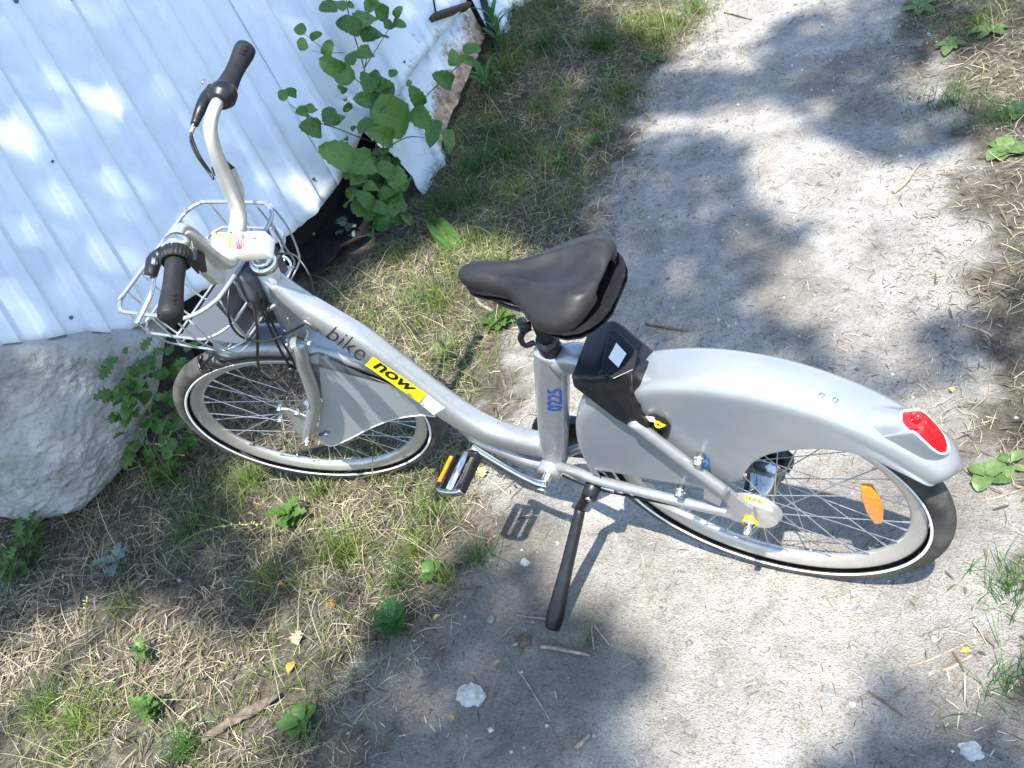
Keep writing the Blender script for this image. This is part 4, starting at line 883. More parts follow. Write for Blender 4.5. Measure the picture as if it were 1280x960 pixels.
def lying(name, x, y, ln, wd, m_, lift=.004, tilt=.18, bend=.06):
    n = len(x); z = gza(x, y); a = rng.uniform(0, 2 * math.pi, n); l_ = rng.uniform(*ln, n); w_ = rng.uniform(*wd, n)
    t = np.stack([np.cos(a), np.sin(a), rng.normal(0, tilt, n)], 1); s_ = np.stack([-np.sin(a), np.cos(a), rng.normal(0, .4, n)], 1)
    c = np.stack([x, y, z + lift * rng.uniform(.2, 2.2, n) + np.abs(t[:, 2]) * l_ * .5], 1)
    bd = s_ * (rng.normal(0, bend, n) * l_)[:, None]; bd[:, 2] = rng.uniform(0, .12, n) * l_
    hl = (l_ * .5)[:, None]; hw = (w_ * .5)[:, None]
    V = np.stack([c - t * hl - s_ * hw * .7 - bd, c - t * hl + s_ * hw * .7 - bd, c - s_ * hw, c + s_ * hw, c + t * hl - s_ * hw * .3 - bd, c + t * hl + s_ * hw * .3 - bd], 1).reshape(-1, 3)
    b_ = np.arange(n)[:, None] * 6; Fq = np.concatenate([b_ + np.array([0, 1, 3, 2]), b_ + np.array([2, 3, 5, 4])], 0)
    return fastmesh(name, V, Fq, m_)
def standing(name, x, y, ln, wd, m_, lean=.5, droop=.7, dirv=None):
    n = len(x); z = gza(x, y) - .004; a = rng.uniform(0, 2 * math.pi, n); l_ = rng.uniform(*ln, n) * rng.uniform(.6, 1, n); w_ = rng.uniform(*wd, n)
    h = np.stack([np.cos(a), np.sin(a), np.zeros(n)], 1)
    if dirv is not None: h = h + dirv; 
    s_ = np.stack([-np.sin(a), np.cos(a), np.zeros(n)], 1); le = rng.uniform(.1, 1, n) * lean; dr = rng.uniform(.2, 1, n) * droop
    rows_ = []
    for t in (0, .35, .7, 1.0):
        c = np.stack([x, y, z], 1) + h * ((le * t + dr * t * t) * l_)[:, None] + np.array([0, 0, 1.]) * ((t - .55 * dr * t * t * t) * l_ * np.sqrt(np.maximum(.1, 1 - le ** 2 * .6)))[:, None]
        ww = (w_ * (.9, 1, .7, .08)[len(rows_) // 2] * .5)[:, None]; rows_ += [c - s_ * ww, c + s_ * ww]
    V = np.stack(rows_, 1).reshape(-1, 3); b_ = np.arange(n)[:, None] * 8
    Fq = np.concatenate([b_ + np.array([0, 1, 3, 2]), b_ + np.array([2, 3, 5, 4]), b_ + np.array([4, 5, 7, 6])], 0)
    return fastmesh(name, V, Fq, m_)
straw = island('straw', [(.13, .11, .065), (.30, .25, .165), (.40, .345, .235), (.21, .19, .135), (.50, .44, .31), (.16, .16, .08)])
darkstraw = island('dark_litter', [(.05, .04, .028), (.10, .075, .05), (.16, .12, .085), (.07, .055, .04)])
chips = island('chips', [(.09, .07, .055), (.30, .26, .21), (.45, .40, .33), (.13, .11, .09), (.36, .31, .25)])
grass_m = island('grass_green', [(.045, .10, .015), (.10, .17, .025), (.17, .22, .05), (.07, .13, .02), (.24, .25, .08)], .5, .3)
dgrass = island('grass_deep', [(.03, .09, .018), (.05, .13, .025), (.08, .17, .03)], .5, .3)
def d_left(sd, x, y, u, v_):
    f = np.clip((-sd + .13) / .26, 0, 1) ** 1.3; n_ = nz2(x, y, 3.5, 1); return f * np.clip(.62 + 1.0 * n_, .12, 1) * np.where(u > 950, .55, 1)
x, y = sample(5600, d_left); tag(lying('dry_straw_litter', x, y, (.015, .07), (.0008, .0022), straw, .006, .22), 'dry straw and grass stems lying beside the path', 'litter', kind='stuff')
x, y = sample(2600, d_left); tag(lying('dark_leaf_litter', x, y, (.012, .05), (.002, .006), darkstraw, .004, .3), 'dark rotting leaf and twig litter under the straw', 'litter', kind='stuff')
def d_path(sd, x, y, u, v_):
    f = np.clip((sd + .05) / .1, 0, 1) * (.22 + .78 * np.exp(-np.clip(sd, 0, 1) / .16)); n_ = nz2(x, y, 2.6, 5); return f * np.clip(.45 + 1.6 * n_, .05, 1) * np.where(v_ < 480, 1.25, .6)
x, y = sample(2200, d_path); tag(lying('wood_chips', x, y, (.008, .04), (.0010, .0034), chips, .002, .06, .03), 'small dry chips and broken straw scattered over the bare path', 'litter', kind='stuff')
x, y = sample(2600, d_path); tag(lying('dark_twig_bits', x, y, (.006, .03), (.001, .0028), darkstraw, .002, .06, .04), 'tiny dark twig fragments scattered over the bare path', 'litter', kind='stuff')
# pebbles and grit
n = 3500; x, y = sample(420, lambda sd, x, y, u, v_: np.clip(.5 + sd * 3, .05, 1)); x, y = x[:n], y[:n]; n = len(x); z = gza(x, y)
oct_ = np.array([[1, 0, 0], [0, 1, 0], [-1, 0, 0], [0, -1, 0], [0, 0, .7], [0, 0, -.7]]); r_ = .0012 + .008 * rng.random(n) ** 5
V = (np.stack([x, y, z], 1)[:, None, :] + oct_[None] * r_[:, None, None] * rng.uniform(.7, 1.3, (n, 6, 1))).reshape(-1, 3)
ft = np.array([[0, 1, 4], [1, 2, 4], [2, 3, 4], [3, 0, 4], [1, 0, 5], [2, 1, 5], [3, 2, 5], [0, 3, 5]])
tag(fastmesh('pebbles', V, (np.arange(n)[:, None, None] * 6 + ft[None]).reshape(-1, 3), island('grit', [(.16, .16, .17), (.5, .49, .47), (.3, .28, .25), (.1, .1, .11)], .8), smooth=True), 'fine pebbles and grit on the path', 'pebbles', kind='stuff')
# thin standing dry stems + sparse grass
def d_gen(sd, x, y, u, v_):
    f = np.clip((-sd - .02) / .12, 0, 1); n_ = nz2(x, y, 2.4, 11); return f * np.clip(.3 + 1.8 * n_ + np.where((v_ < 330) & (u < 900), .35, 0), 0, 1) * np.where(u > 1100, .35, 1) * np.where(v_ > 620, .6, 1)
x, y = sample(5200, d_gen); tag(standing('sparse_grass', x, y, (.03, .12), (.001, .0024), grass_m, .9, .9), 'thin green grass growing through the straw', 'grass', kind='stuff')
def d_dry(sd, x, y, u, v_):
    f = np.clip((-sd - .03) / .15, 0, 1); n_ = nz2(x, y, 3, 21); return f * np.clip(.35 + 1.4 * n_, 0, 1) * np.where(u > 900, .4, 1)
x, y = sample(700, d_dry); tag(standing('dry_stems', x, y, (.06, .19), (.0008, .0018), straw, 1.0, 1.1), 'long thin dry grass stems bent over the litter', 'dry grass', kind='stuff')
# tufts
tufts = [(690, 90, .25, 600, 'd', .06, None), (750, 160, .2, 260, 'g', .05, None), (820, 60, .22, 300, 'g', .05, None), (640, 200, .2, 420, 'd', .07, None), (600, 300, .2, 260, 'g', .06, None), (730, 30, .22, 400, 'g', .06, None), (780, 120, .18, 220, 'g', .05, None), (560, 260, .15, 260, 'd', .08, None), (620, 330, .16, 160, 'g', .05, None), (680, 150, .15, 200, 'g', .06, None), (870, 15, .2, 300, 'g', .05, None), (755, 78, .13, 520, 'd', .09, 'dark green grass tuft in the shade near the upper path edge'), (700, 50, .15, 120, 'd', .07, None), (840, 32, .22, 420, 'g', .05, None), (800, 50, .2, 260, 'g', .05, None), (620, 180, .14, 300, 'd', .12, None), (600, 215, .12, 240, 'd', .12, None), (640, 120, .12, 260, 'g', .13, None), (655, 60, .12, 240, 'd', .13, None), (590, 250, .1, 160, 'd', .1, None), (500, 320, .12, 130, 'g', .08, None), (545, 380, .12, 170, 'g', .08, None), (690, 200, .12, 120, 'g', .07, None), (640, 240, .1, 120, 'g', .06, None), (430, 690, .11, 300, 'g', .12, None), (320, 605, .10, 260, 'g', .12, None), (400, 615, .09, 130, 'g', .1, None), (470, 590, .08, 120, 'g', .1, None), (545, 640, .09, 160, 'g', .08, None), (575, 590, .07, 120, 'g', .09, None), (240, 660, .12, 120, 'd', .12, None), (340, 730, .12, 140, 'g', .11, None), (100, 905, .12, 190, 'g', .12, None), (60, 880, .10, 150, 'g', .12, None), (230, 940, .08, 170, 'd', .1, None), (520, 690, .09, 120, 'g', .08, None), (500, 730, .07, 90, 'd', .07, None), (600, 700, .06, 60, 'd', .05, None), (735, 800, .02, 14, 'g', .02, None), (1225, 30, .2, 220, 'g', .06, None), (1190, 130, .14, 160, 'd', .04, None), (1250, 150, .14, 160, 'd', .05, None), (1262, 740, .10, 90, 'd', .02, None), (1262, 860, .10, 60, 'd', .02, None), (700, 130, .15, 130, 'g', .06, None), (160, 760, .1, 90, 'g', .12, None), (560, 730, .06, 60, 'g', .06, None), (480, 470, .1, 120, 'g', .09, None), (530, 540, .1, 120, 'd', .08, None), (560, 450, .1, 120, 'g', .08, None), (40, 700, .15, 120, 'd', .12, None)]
tufts = [t_ if t_[0] < 1200 or t_[1] < 600 else t_ for t_ in tufts]
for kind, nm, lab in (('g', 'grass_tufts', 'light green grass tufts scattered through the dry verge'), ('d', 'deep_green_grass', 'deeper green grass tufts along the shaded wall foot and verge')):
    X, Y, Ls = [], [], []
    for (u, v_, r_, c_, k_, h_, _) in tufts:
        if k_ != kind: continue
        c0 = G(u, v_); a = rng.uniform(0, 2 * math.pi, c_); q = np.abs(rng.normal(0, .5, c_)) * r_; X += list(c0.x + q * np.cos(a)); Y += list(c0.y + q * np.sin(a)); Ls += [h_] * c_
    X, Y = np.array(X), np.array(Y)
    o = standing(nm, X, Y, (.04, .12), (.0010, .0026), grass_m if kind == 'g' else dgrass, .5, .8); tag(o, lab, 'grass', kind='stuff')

# =================================================================== PLANTS WITH SEPARATE LEAVES
def leafmesh(kind, seed=0):
    r = random.Random(seed); V, Fc = [], []
    if kind == 'fern':
        V = [(-.012, 0, 0), (.012, 0, 0), (-.004, 1, .02), (.004, 1, .02)]; Fc = [(0, 1, 3, 2)]
        for k in range(8):
            t = .12 + k * .105; w_ = .34 * math.sin(math.pi * (.2 + .75 * t)) 
            for s_ in (-1, 1):
                b_ = len(V); V += [(0, t, 0), (s_ * w_ * .5, t + .10, .03), (s_ * w_, t + .16, .0), (s_ * w_ * .55, t + .02, .02)]; Fc.append((b_, b_ + 3, b_ + 2, b_ + 1) if s_ > 0 else (b_, b_ + 1, b_ + 2, b_ + 3))
        return V, Fc
    n = 12 if kind != 'blade' else 6
    for i in range(n + 1):
        t = i / n
        if kind == 'round': w_ = .42 * max(0, 1 - abs((t - .42) / .58) ** 2.3) ** .62 * (1 + .07 * (i % 2) + r.uniform(-.07, .07))
        elif kind == 'oval': w_ = .27 * math.sin(math.pi * min(1, t * 1.0) ** 1.25) ** .7 if t > .25 else .03 + .5 * max(0, t - .14) * 1.9
        elif kind == 'lobed': w_ = .36 * math.sin(math.pi * t ** .8) ** .7 * (1.15 if i % 3 == 1 else .8 if i % 3 == 2 else .5)
        elif kind == 'blade': w_ = .07 * math.sin(math.pi * (.12 + .88 * t)) ** .8
        if i in (0, n): w_ = .008
        z = .12 * math.sin(t * 2.2) - .26 * t * t + r.uniform(-.015, .015); e_ = .16 * w_ * 2
        ys_ = t + (.05 if kind == 'lobed' and i % 3 == 1 else 0)
        V += [(-w_, ys_, z + e_ + r.uniform(-.012, .012)), (-w_ * .5, t, z + e_ * .8), (0, t, z), (w_ * .5, t, z + e_ * .8), (w_, ys_, z + e_ + r.uniform(-.012, .012))]
    for i in range(n):
        for j in range(4): a = i * 5 + j; Fc.append((a, a + 1, a + 6, a + 5))
    return V, Fc
def leafmat(name, c1, c2, vein=(.2, .3, .1), tr=.3):
    m_ = mat(name, rough=.45, spec=.4); tcn = N(m_, 'ShaderNodeTexCoord'); oi = N(m_, 'ShaderNodeObjectInfo')
    n_ = N(m_, 'ShaderNodeTexNoise', Scale=5., Detail=5.); L(m_, tcn.outputs['Object'], n_.inputs['Vector'])
    ad_ = N(m_, 'ShaderNodeMath', operation='MULTIPLY_ADD'); L(m_, oi.outputs['Random'], ad_.inputs[0]); ad_.inputs[1].default_value = .5; L(m_, n_.outputs[0], ad_.inputs[2])
    r = N(m_, 'ShaderNodeValToRGB'); L(m_, ad_.outputs[0], r.inputs[0]); r.color_ramp.elements[0].position = .4; r.color_ramp.elements[1].position = 1.0
    r.color_ramp.elements[0].color = (*c1, 1); r.color_ramp.elements[1].color = (*c2, 1)
    sx = N(m_, 'ShaderNodeSeparateXYZ'); L(m_, tcn.outputs['Object'], sx.inputs[0]); ab = N(m_, 'ShaderNodeMath', operation='ABSOLUTE'); L(m_, sx.outputs[0], ab.inputs[0])
    sb_ = N(m_, 'ShaderNodeMath', operation='SUBTRACT'); L(m_, sx.outputs[1], sb_.inputs[0]); L(m_, ab.outputs[0], sb_.inputs[1])
    wv = N(m_, 'ShaderNodeMath', operation='FRACT'); ml = N(m_, 'ShaderNodeMath', operation='MULTIPLY'); L(m_, sb_.outputs[0], ml.inputs[0]); ml.inputs[1].default_value = 7.; L(m_, ml.outputs[0], wv.inputs[0])
    l1 = N(m_, 'ShaderNodeMath', operation='LESS_THAN'); L(m_, wv.outputs[0], l1.inputs[0]); l1.inputs[1].default_value = .12
    l2 = N(m_, 'ShaderNodeMath', operation='LESS_THAN'); L(m_, ab.outputs[0], l2.inputs[0]); l2.inputs[1].default_value = .018
    mxx = N(m_, 'ShaderNodeMath', operation='MAXIMUM'); L(m_, l1.outputs[0], mxx.inputs[0]); L(m_, l2.outputs[0], mxx.inputs[1])
    fm = N(m_, 'ShaderNodeMath', operation='MULTIPLY'); L(m_, mxx.outputs[0], fm.inputs[0]); fm.inputs[1].default_value = .22
    mi = N(m_, 'ShaderNodeMix', data_type='RGBA'); L(m_, fm.outputs[0], mi.inputs[0]); L(m_, r.outputs[0], mi.inputs[6]); mi.inputs[7].default_value = (*vein, 1)
    L(m_, mi.outputs[2], bs(m_).inputs['Base Color'])
    t_ = N(m_, 'ShaderNodeBsdfTranslucent'); L(m_, mi.outputs[2], t_.inputs[0]); ms_ = N(m_, 'ShaderNodeMixShader', Fac=tr); o_ = [n for n in m_.node_tree.nodes if n.type == 'OUTPUT_MATERIAL'][0]
    L(m_, bs(m_).outputs[0], ms_.inputs[1]); L(m_, t_.outputs[0], ms_.inputs[2]); L(m_, ms_.outputs[0], o_.inputs[0]); return m_
LM = {'weed': leafmat('weed_leaf', (.035, .10, .02), (.10, .20, .04), (.22, .32, .14)), 'bush': leafmat('bush_leaf', (.03, .08, .014), (.08, .165, .03)),
      'plantain': leafmat('plantain_leaf', (.06, .12, .035), (.14, .22, .07), (.2, .3, .1)), 'fern': leafmat('fern_leaf', (.02, .12, .025), (.06, .22, .05)), 'grey': leafmat('grey_leaf', (.12, .17, .14), (.2, .27, .23))}
_lm = {}
def leafdata(kind, mk, var):
    k = (kind, mk, var)
    if k not in _lm:
        V, Fc = leafmesh(kind, var); me = D.meshes.new('leaf'); me.from_pydata(V, [], Fc); me.polygons.foreach_set('use_smooth', [True] * len(Fc)); me.materials.append(LM[mk]); me.update(); _lm[k] = me
    return _lm[k]
def leaf(par, base, dirv, nrm_, size, kind, mk, wid=1.0):
    y_ = Vector(dirv).normalized(); z_ = Vector(nrm_); z_ = (z_ - y_ * z_.dot(y_)).normalized(); x_ = y_.cross(z_)
    o = link('leaf', leafdata(kind, mk, random.randrange(3)), None, par)
    m_ = Matrix((x_ * size * wid, y_ * size, z_ * size)).transposed().to_4x4(); m_.translation = Vector(base); o.matrix_local = m_; return o
def stem(par, pts, r, c=None, name='stem'):
    return mesh(name, *sweep(pts, [(r, r)] + [(r * .75, r * .75)] * (len(pts) - 2) + [(r * .4, r * .4)], (0, 1, .1), 4, 6), c or stem_m, par)
stem_m = noisy(mat('purple_stem', rough=.6), (.06, .035, .035), (.13, .08, .06), 60); gstem = noisy(mat('green_stem', rough=.6), (.08, .14, .03), (.14, .2, .06), 60)
# tall weed in front of the torn sheet: survey of its stems and leaves
def wl(u, v_, off): return WL(u, v_, off)
w0 = G(487, 292, .0); weed = empty('tall_weed', w0); tag(weed, 'tall broad leaved weed with purple stems growing up against the torn metal sheet', 'weed')
def rel(pts): return [p - w0 for p in pts]
main = [(487, 300, .0), (481, 255, .05), (475, 215, .10), (466, 180, .13), (461, 100, .16), (447, 50, .17), (436, -20, .18)]
main = [(480, 215, .09), (474, 195, .10), (468, 175, .11)]
tr_ = [w0, wl(482, 250, .05), wl(474, 200, .09), wl(468, 170, .11)]
stem(weed, rel(tr_), .007)
stem(weed, rel([wl(468, 178, .11), wl(462, 130, .13), wl(455, 85, .15), wl(443, 45, .16), wl(434, 8, .17), wl(428, -40, .18)]), .0035)
stem(weed, rel([wl(468, 178, .11), wl(445, 170, .14), wl(420, 160, .16), wl(390, 150, .17), wl(362, 130, .18)]), .0028)
stem(weed, rel([wl(475, 190, .09), wl(490, 168, .12), wl(515, 138, .13), wl(545, 108, .13), wl(575, 80, .12), wl(590, 66, .12)]), .003)
stem(weed, rel([wl(475, 192, .09), wl(495, 178, .12), wl(512, 171, .13), wl(530, 172, .14)]), .003)
stem(weed, rel([wl(452, 105, .15), wl(432, 88, .17), wl(405, 62, .18), (wl(380, 42, .19))]), .002)
stem(weed, rel([wl(430, 66, .17), wl(410, 66, .18), wl(390, 64, .19)]), .0015)
stem(weed, rel([wl(456, 85, .15), wl(460, 60, .17), wl(459, 30, .18), wl(464, 0, .19)]), .002)
stem(weed, rel([wl(456, 84, .15), wl(470, 62, .17), wl(485, 38, .18), wl(496, 22, .19)]), .002)
LV = [(490, 148, 58, 20, 1.0), (420, 195, 50, 215, .9), (445, 205, 44, 175, .9), (408, 102, 0, 0, 0), (436, 33, 34, 205, .9), (452, 30, 40, 160, 1.), (415, 82, 34, 205, .8), (428, 92, 34, 240, .9), (375, 140, 20, 190, .9), (363, 116, 16, 200, .9), (354, 118, 18, 260, .8), (387, 160, 30, 195, .95), (392, 135, 22, 330, .7), (412, 145, 26, 260, .9), (425, 148, 26, 310, .7), (460, 110, 34, 100, .8), (470, 104, 30, 60, .8), (480, 112, 36, 20, .8), (455, 125, 30, 190, .8), (475, 45, 46, 340, .7), (490, 30, 22, 330, .7), (500, 30, 18, 20, .7), (498, 15, 16, 300, .8), (375, 36, 18, 230, .9), (378, 55, 18, 250, .9), (395, 45, 16, 330, .7), (410, 60, 22, 290, .8), (452, 68, 26, 170, .8), (440, 70, 24, 260, .8), (410, 10, 22, 180, .9), (425, 5, 20, 250, .9), (440, 8, 14, 30, .7), (468, 0, 16, 300, .8), (460, 12, 26, 130, .8), (480, 18, 26, 20, .9), (520, 120, 30, 240, .7), (528, 148, 32, 50, .9), (552, 98, 30, 205, .8), (566, 72, 22, 270, .8), (540, 170, 40, 100, .6), (560, 176, 30, 80, .6), (472, 168, 40, 200, .7), (455, 160, 30, 160, .8), (442, 228, 26, 170, .8), (460, 235, 27, 190, .9), (480, 245, 26, 150, .9), (495, 225, 34, 60, .9), (505, 235, 26, 120, .8), (470, 260, 28, 200, .8), (490, 265, 26, 130, .8), (455, 250, 30, 230, .8), (500, 255, 26, 80, .8), (475, 130, 40, 110, .9), (590, 62, 24, 350, .7), (580, 75, 24, 200, .6), (483, 215, 32, 30, .8)]
for (u, v_, sz, ang, wd_) in LV:
    if sz == 0: continue
    a = math.radians(ang); off = .17 if v_ < 210 else .14
    # px direction (ang: 0=right,90=down)
    du, dv = math.cos(a), math.sin(a); c0 = wl(u - du * sz * .5, v_ - dv * sz * .5, off); c1 = wl(u + du * sz * .5, v_ + dv * sz * .5, off + random.uniform(-.02, .05))
    nr_ = (Vector(CAM) - c0).normalized() + Vector((random.uniform(-.5, .5), random.uniform(-.5, .5), random.uniform(.1, .8)))
    leaf(weed, c0 - w0, c1 - c0, nr_, min((c1 - c0).length, sz / FPX * (Vector(CAM) - c0).length * .98), 'round', 'weed', wd_ * 1.0)
random.seed(12)
for k in range(70):
    u, v_ = (random.uniform(438, 505), random.uniform(190, 292)) if k < 46 else (random.uniform(425, 515), random.uniform(90, 215)); a = random.uniform(0, 6.28); c0 = wl(u, v_, random.uniform(.04, .12))
    if c0.z < .02: c0 = G(u, v_, random.uniform(.02, .1))
    leaf(weed, c0 - w0, Vector((math.cos(a), math.sin(a) - .3, random.uniform(-.5, .4))), (Vector(CAM) - c0).normalized() + Vector((random.uniform(-.7, .7), random.uniform(-.7, .7), .3)), random.uniform(.045, .075) if k < 46 else random.uniform(.025, .045), 'round', 'weed', random.uniform(.7, 1.0))
bsq = [(352, 318), (398, 262), (452, 232), (470, 268), (432, 318), (388, 352)]
V = []; c0 = G(410, 300); NB = 16
for i in range(NB + 1):
    for j in range(NB + 1):
        a_ = G(350, 322).lerp(G(448, 226), i / NB); b_ = G(392, 354).lerp(G(486, 286), i / NB); q = a_.lerp(b_, j / NB)
        q = q + Vector((.03 * noise.noise(q * 9), .03 * noise.noise(q * 9 + Vector((5, 0, 0))), 0)); q.z = gz(q.x, q.y) + .035 + .05 * noise.noise(q * 7) * math.sin(math.pi * i / NB) + .025 * abs(noise.noise(q * 17)); V.append(q - c0)
bsh = mesh('black_sheeting', V, [(i * (NB + 1) + j, (i + 1) * (NB + 1) + j, (i + 1) * (NB + 1) + j + 1, i * (NB + 1) + j + 1) for i in range(NB) for j in range(NB)], noisy(mat('tar_sheet', rough=.7, spec=.3), (.006, .006, .007), (.02, .02, .02), 20, 6, .5, 60, dist=.004), solid=.002); bsh.location = c0
tag(bsh, 'crumpled black sheeting spilling from the hole under the metal wall', 'sheeting')
def rosette(name, u, v_, n, size, kind, mk, label, cat='plant', group=None, up=.5, z=0, stems=0, wid=1.0, h=0, spread=0, seed=0, flat=False):
    random.seed(seed + u); c0 = G(u, v_, z); c0.z = max(z, gz(c0.x, c0.y)); e = empty(name, c0); tag(e, label, cat, group)
    for k in range(n):
        a = k * 2.39996 + random.uniform(-.3, .3); el = up * random.uniform(.5, 1.3); s_ = size * random.uniform(.65, 1.15)
        hh = h * (k + .5) / n; rad = spread * random.random() * (1 if h == 0 else .4)
        b_ = Vector((math.cos(a) * rad, math.sin(a) * rad, hh)); d_ = Vector((math.cos(a), math.sin(a), el))
        leaf(e, b_, d_, Vector((-math.cos(a) * el, -math.sin(a) * el, 1)), s_, kind, mk, wid)
    for k in range(stems):
        a = random.uniform(0, 6.28); stem(e, [(0, 0, -.01), (math.cos(a) * .01, math.sin(a) * .01, h * .5 + .02), (math.cos(a) * .02, math.sin(a) * .02, h + .03)], .0016, gstem)
    if not stems: stem(e, [(0, 0, -.01), (0, 0, .008 + h)], .002, gstem)
    return e
# low bush against the concrete
bq = G(178, 590); bush = empty('leafy_bush', bq); tag(bush, 'low bright green leafy bush growing against the broken concrete by the front wheel', 'bush')
random.seed(5)
for k in range(9):
    u0, v0 = random.choice([(200, 590), (185, 575), (215, 600)]); u1, v1 = random.uniform(145, 238), random.uniform(440, 570)
    p0 = G(u0, v0) - bq; p1 = G(u1 + 25, v1 + 60, random.uniform(.12, .25)) - bq; stem(bush, [p0, p0.lerp(p1, .5) + Vector((0, 0, .05)), p1], .002, gstem)
for k in range(95):
    u, v_ = random.uniform(140, 236), random.uniform(438, 575)
    if u < 160 and v_ > 545 or (u - 200) + (v_ - 450) * -.4 > 40: continue
    z_ = .30 - (v_ - 440) / 135 * .22 + random.uniform(-.05, .04); c0 = G(u, v_, max(.02, z_)); a = random.uniform(0, 6.28)
    dd_ = Vector(ray(u, v_)).normalized(); hit = con_bvh.ray_cast(Vector(CAM), dd_)
    if hit[0] is not None and (hit[0] - Vector(CAM)).length < (c0 - Vector(CAM)).length + .03: c0 = hit[0] - dd_ * random.uniform(.03, .12)
    leaf(bush, c0 - bq, Vector((math.cos(a), math.sin(a), random.uniform(-.3, .6))), Vector((.3 + random.uniform(-.5, .5), -.6 + random.uniform(-.5, .5), 1)), random.uniform(.035, .065), random.choice(['lobed', 'lobed', 'round']), 'bush')
for a_ in [
 ('small_weed', 368, 655, 13, .055, 'lobed', 'bush', 'bright green lobed weed just below the front tyre', .5, .05, 0),
 ('feathery_weed', 497, 788, 20, .06, 'fern', 'fern', 'small feathery bright green weed left of the kickstand foot', .9, .045, 0),
 ('small_weed', 198, 893, 13, .045, 'lobed', 'bush', 'small green weed in the straw at the lower left', .8, .05, 0),
 ('small_weed', 378, 905, 8, .042, 'round', 'weed', 'round leaved weed beside the rotten wood at the bottom left', .4, .02, 0),
 ('small_weed', 186, 822, 8, .035, 'lobed', 'bush', 'tiny weed in the half shade above the lower left straw patch', .8, .04, 0),
 ('small_weed', 40, 690, 15, .06, 'lobed', 'bush', 'dark green weed in deep shade below the concrete footing', .5, .06, .08),
 ('small_weed', 20, 720, 12, .055, 'lobed', 'bush', 'shaded weed at the left edge of the picture', .5, .05, .06),
 ('small_weed', 55, 668, 8, .045, 'lobed', 'bush', 'weed touching the bottom edge of the concrete', .6, .07, 0),
 ('small_weed', 212, 600, 14, .05, 'lobed', 'bush', 'shaded weed in the gap between concrete and front tyre', .5, .05, .05),
 ('small_weed', 150, 705, 9, .05, 'lobed', 'grey', 'dull grey green weed in the dark litter below the concrete corner', .5, .03, .04),
 ('small_weed', 628, 405, 12, .05, 'lobed', 'bush', 'green weed in the verge under the saddle nose', .5, .03, .02),
 ('small_weed', 540, 722, 7, .035, 'round', 'weed', 'little dark weed between the pedal and the feathery weed', .5, .02, 0),
 ('grey_weed', 440, 300, 10, .06, 'lobed', 'grey', 'pale grey green weed in front of the dark hole under the wall', .5, .06, .04),
 ('plantain', 1188, 58, 8, .06, 'oval', 'plantain', 'plantain rosette nearest the top right path edge', .25, 0, 0),
 ('plantain', 1235, 40, 9, .06, 'oval', 'plantain', 'larger plantain rosette by the top edge of the picture at the right', .25, 0, 0),
 ('plantain', 1150, 12, 7, .07, 'oval', 'plantain', 'plantain at the very top beside the path', .25, 0, 0),
 ('plantain', 1258, 190, 10, .055, 'round', 'plantain', 'sunlit pale green broad leaved plant at the right edge', .3, 0, .02),
 ('plantain', 1272, 140, 6, .045, 'round', 'plantain', 'smaller pale leaved plant above the sunlit one at the right edge', .3, 0, 0),
 ('plantain', 1232, 598, 5, .048, 'round', 'plantain', 'dull green broad leaved plant right behind the rear tyre', .2, .02, 0),
 ('plantain', 1262, 585, 5, .04, 'oval', 'plantain', 'narrow leaved plant at the right edge next to the one behind the rear tyre', .4, .02, 0),
 ('plantain', 764, 100, 5, .06, 'oval', 'plantain', 'broad leaf plantain just below the dark grass tuft', .2, 0, 0),
 ('plantain', 818, 78, 6, .055, 'oval', 'plantain', 'plantain beside the sunlit grass at the upper path edge', .25, 0, 0),
 ('small_weed', 745, 180, 9, .05, 'lobed', 'bush', 'green weed in the shaded verge left of the path middle', .4, .02, .03),
 ('small_weed', 700, 206, 8, .055, 'blade', 'fern', 'narrow leaved green weed in the shaded verge', .5, .02, 0),
 ('small_weed', 616, 408, 7, .04, 'lobed', 'bush', 'second smaller weed under the saddle nose', .4, .02, .02),
 ('wall_weed', 640, 95, 22, .09, 'blade', 'fern', 'upright narrow leaved weed at the foot of the rusty sheet', 1.4, .16, .05),
 ('wall_weed', 622, 140, 18, .09, 'blade', 'fern', 'narrow leaved weed below the dark post', 1.0, .10, .06),
 ('wall_weed', 668, 40, 16, .08, 'blade', 'weed', 'narrow leaved weed at the foot of the far sheet', 1.2, .10, .05)]:
    nm, u, v_, n, sz, kd, mk, lab, up, h, sprd = a_
    rosette(nm, u, v_, n, sz, kd, mk, lab, 'weed' if 'weed' in nm else 'plant', up=up, h=h, spread=sprd, stems=2 if h > .04 else 0, wid={'blade': 1.6}.get(kd, 1))
# long dock leaves
dk = G(535, 282); e = empty('dock_plant', dk); tag(e, 'long crinkled dark green dock leaf lying out from the wall corner', 'weed')
for (u0, v0, u1, v1, wd_) in ((530, 275, 578, 314, .42), (528, 272, 552, 288, .5), (535, 280, 562, 312, .35)):
    a_, b_ = G(u0, v0, .015), G(u1, v1, .02); leaf(e, a_ - dk, b_ - a_, (0, 0, 1), (b_ - a_).length, 'oval', 'bush', wd_)
dk = G(640, 135); e = empty('broad_blade_plant', dk); tag(e, 'sunlit pale pointed leaf standing out of the grass near the rusty sheet', 'weed')
for (u0, v0, u1, v1, z1) in ((645, 132, 668, 101, .03), (643, 135, 662, 142, .01), (640, 130, 650, 122, .05)):
    a_, b_ = G(u0, v0, .02), G(u1, v1, z1 + .02); leaf(e, a_ - dk, b_ - a_, (0, 0, 1), (b_ - a_).length, 'oval', 'plantain', .7)
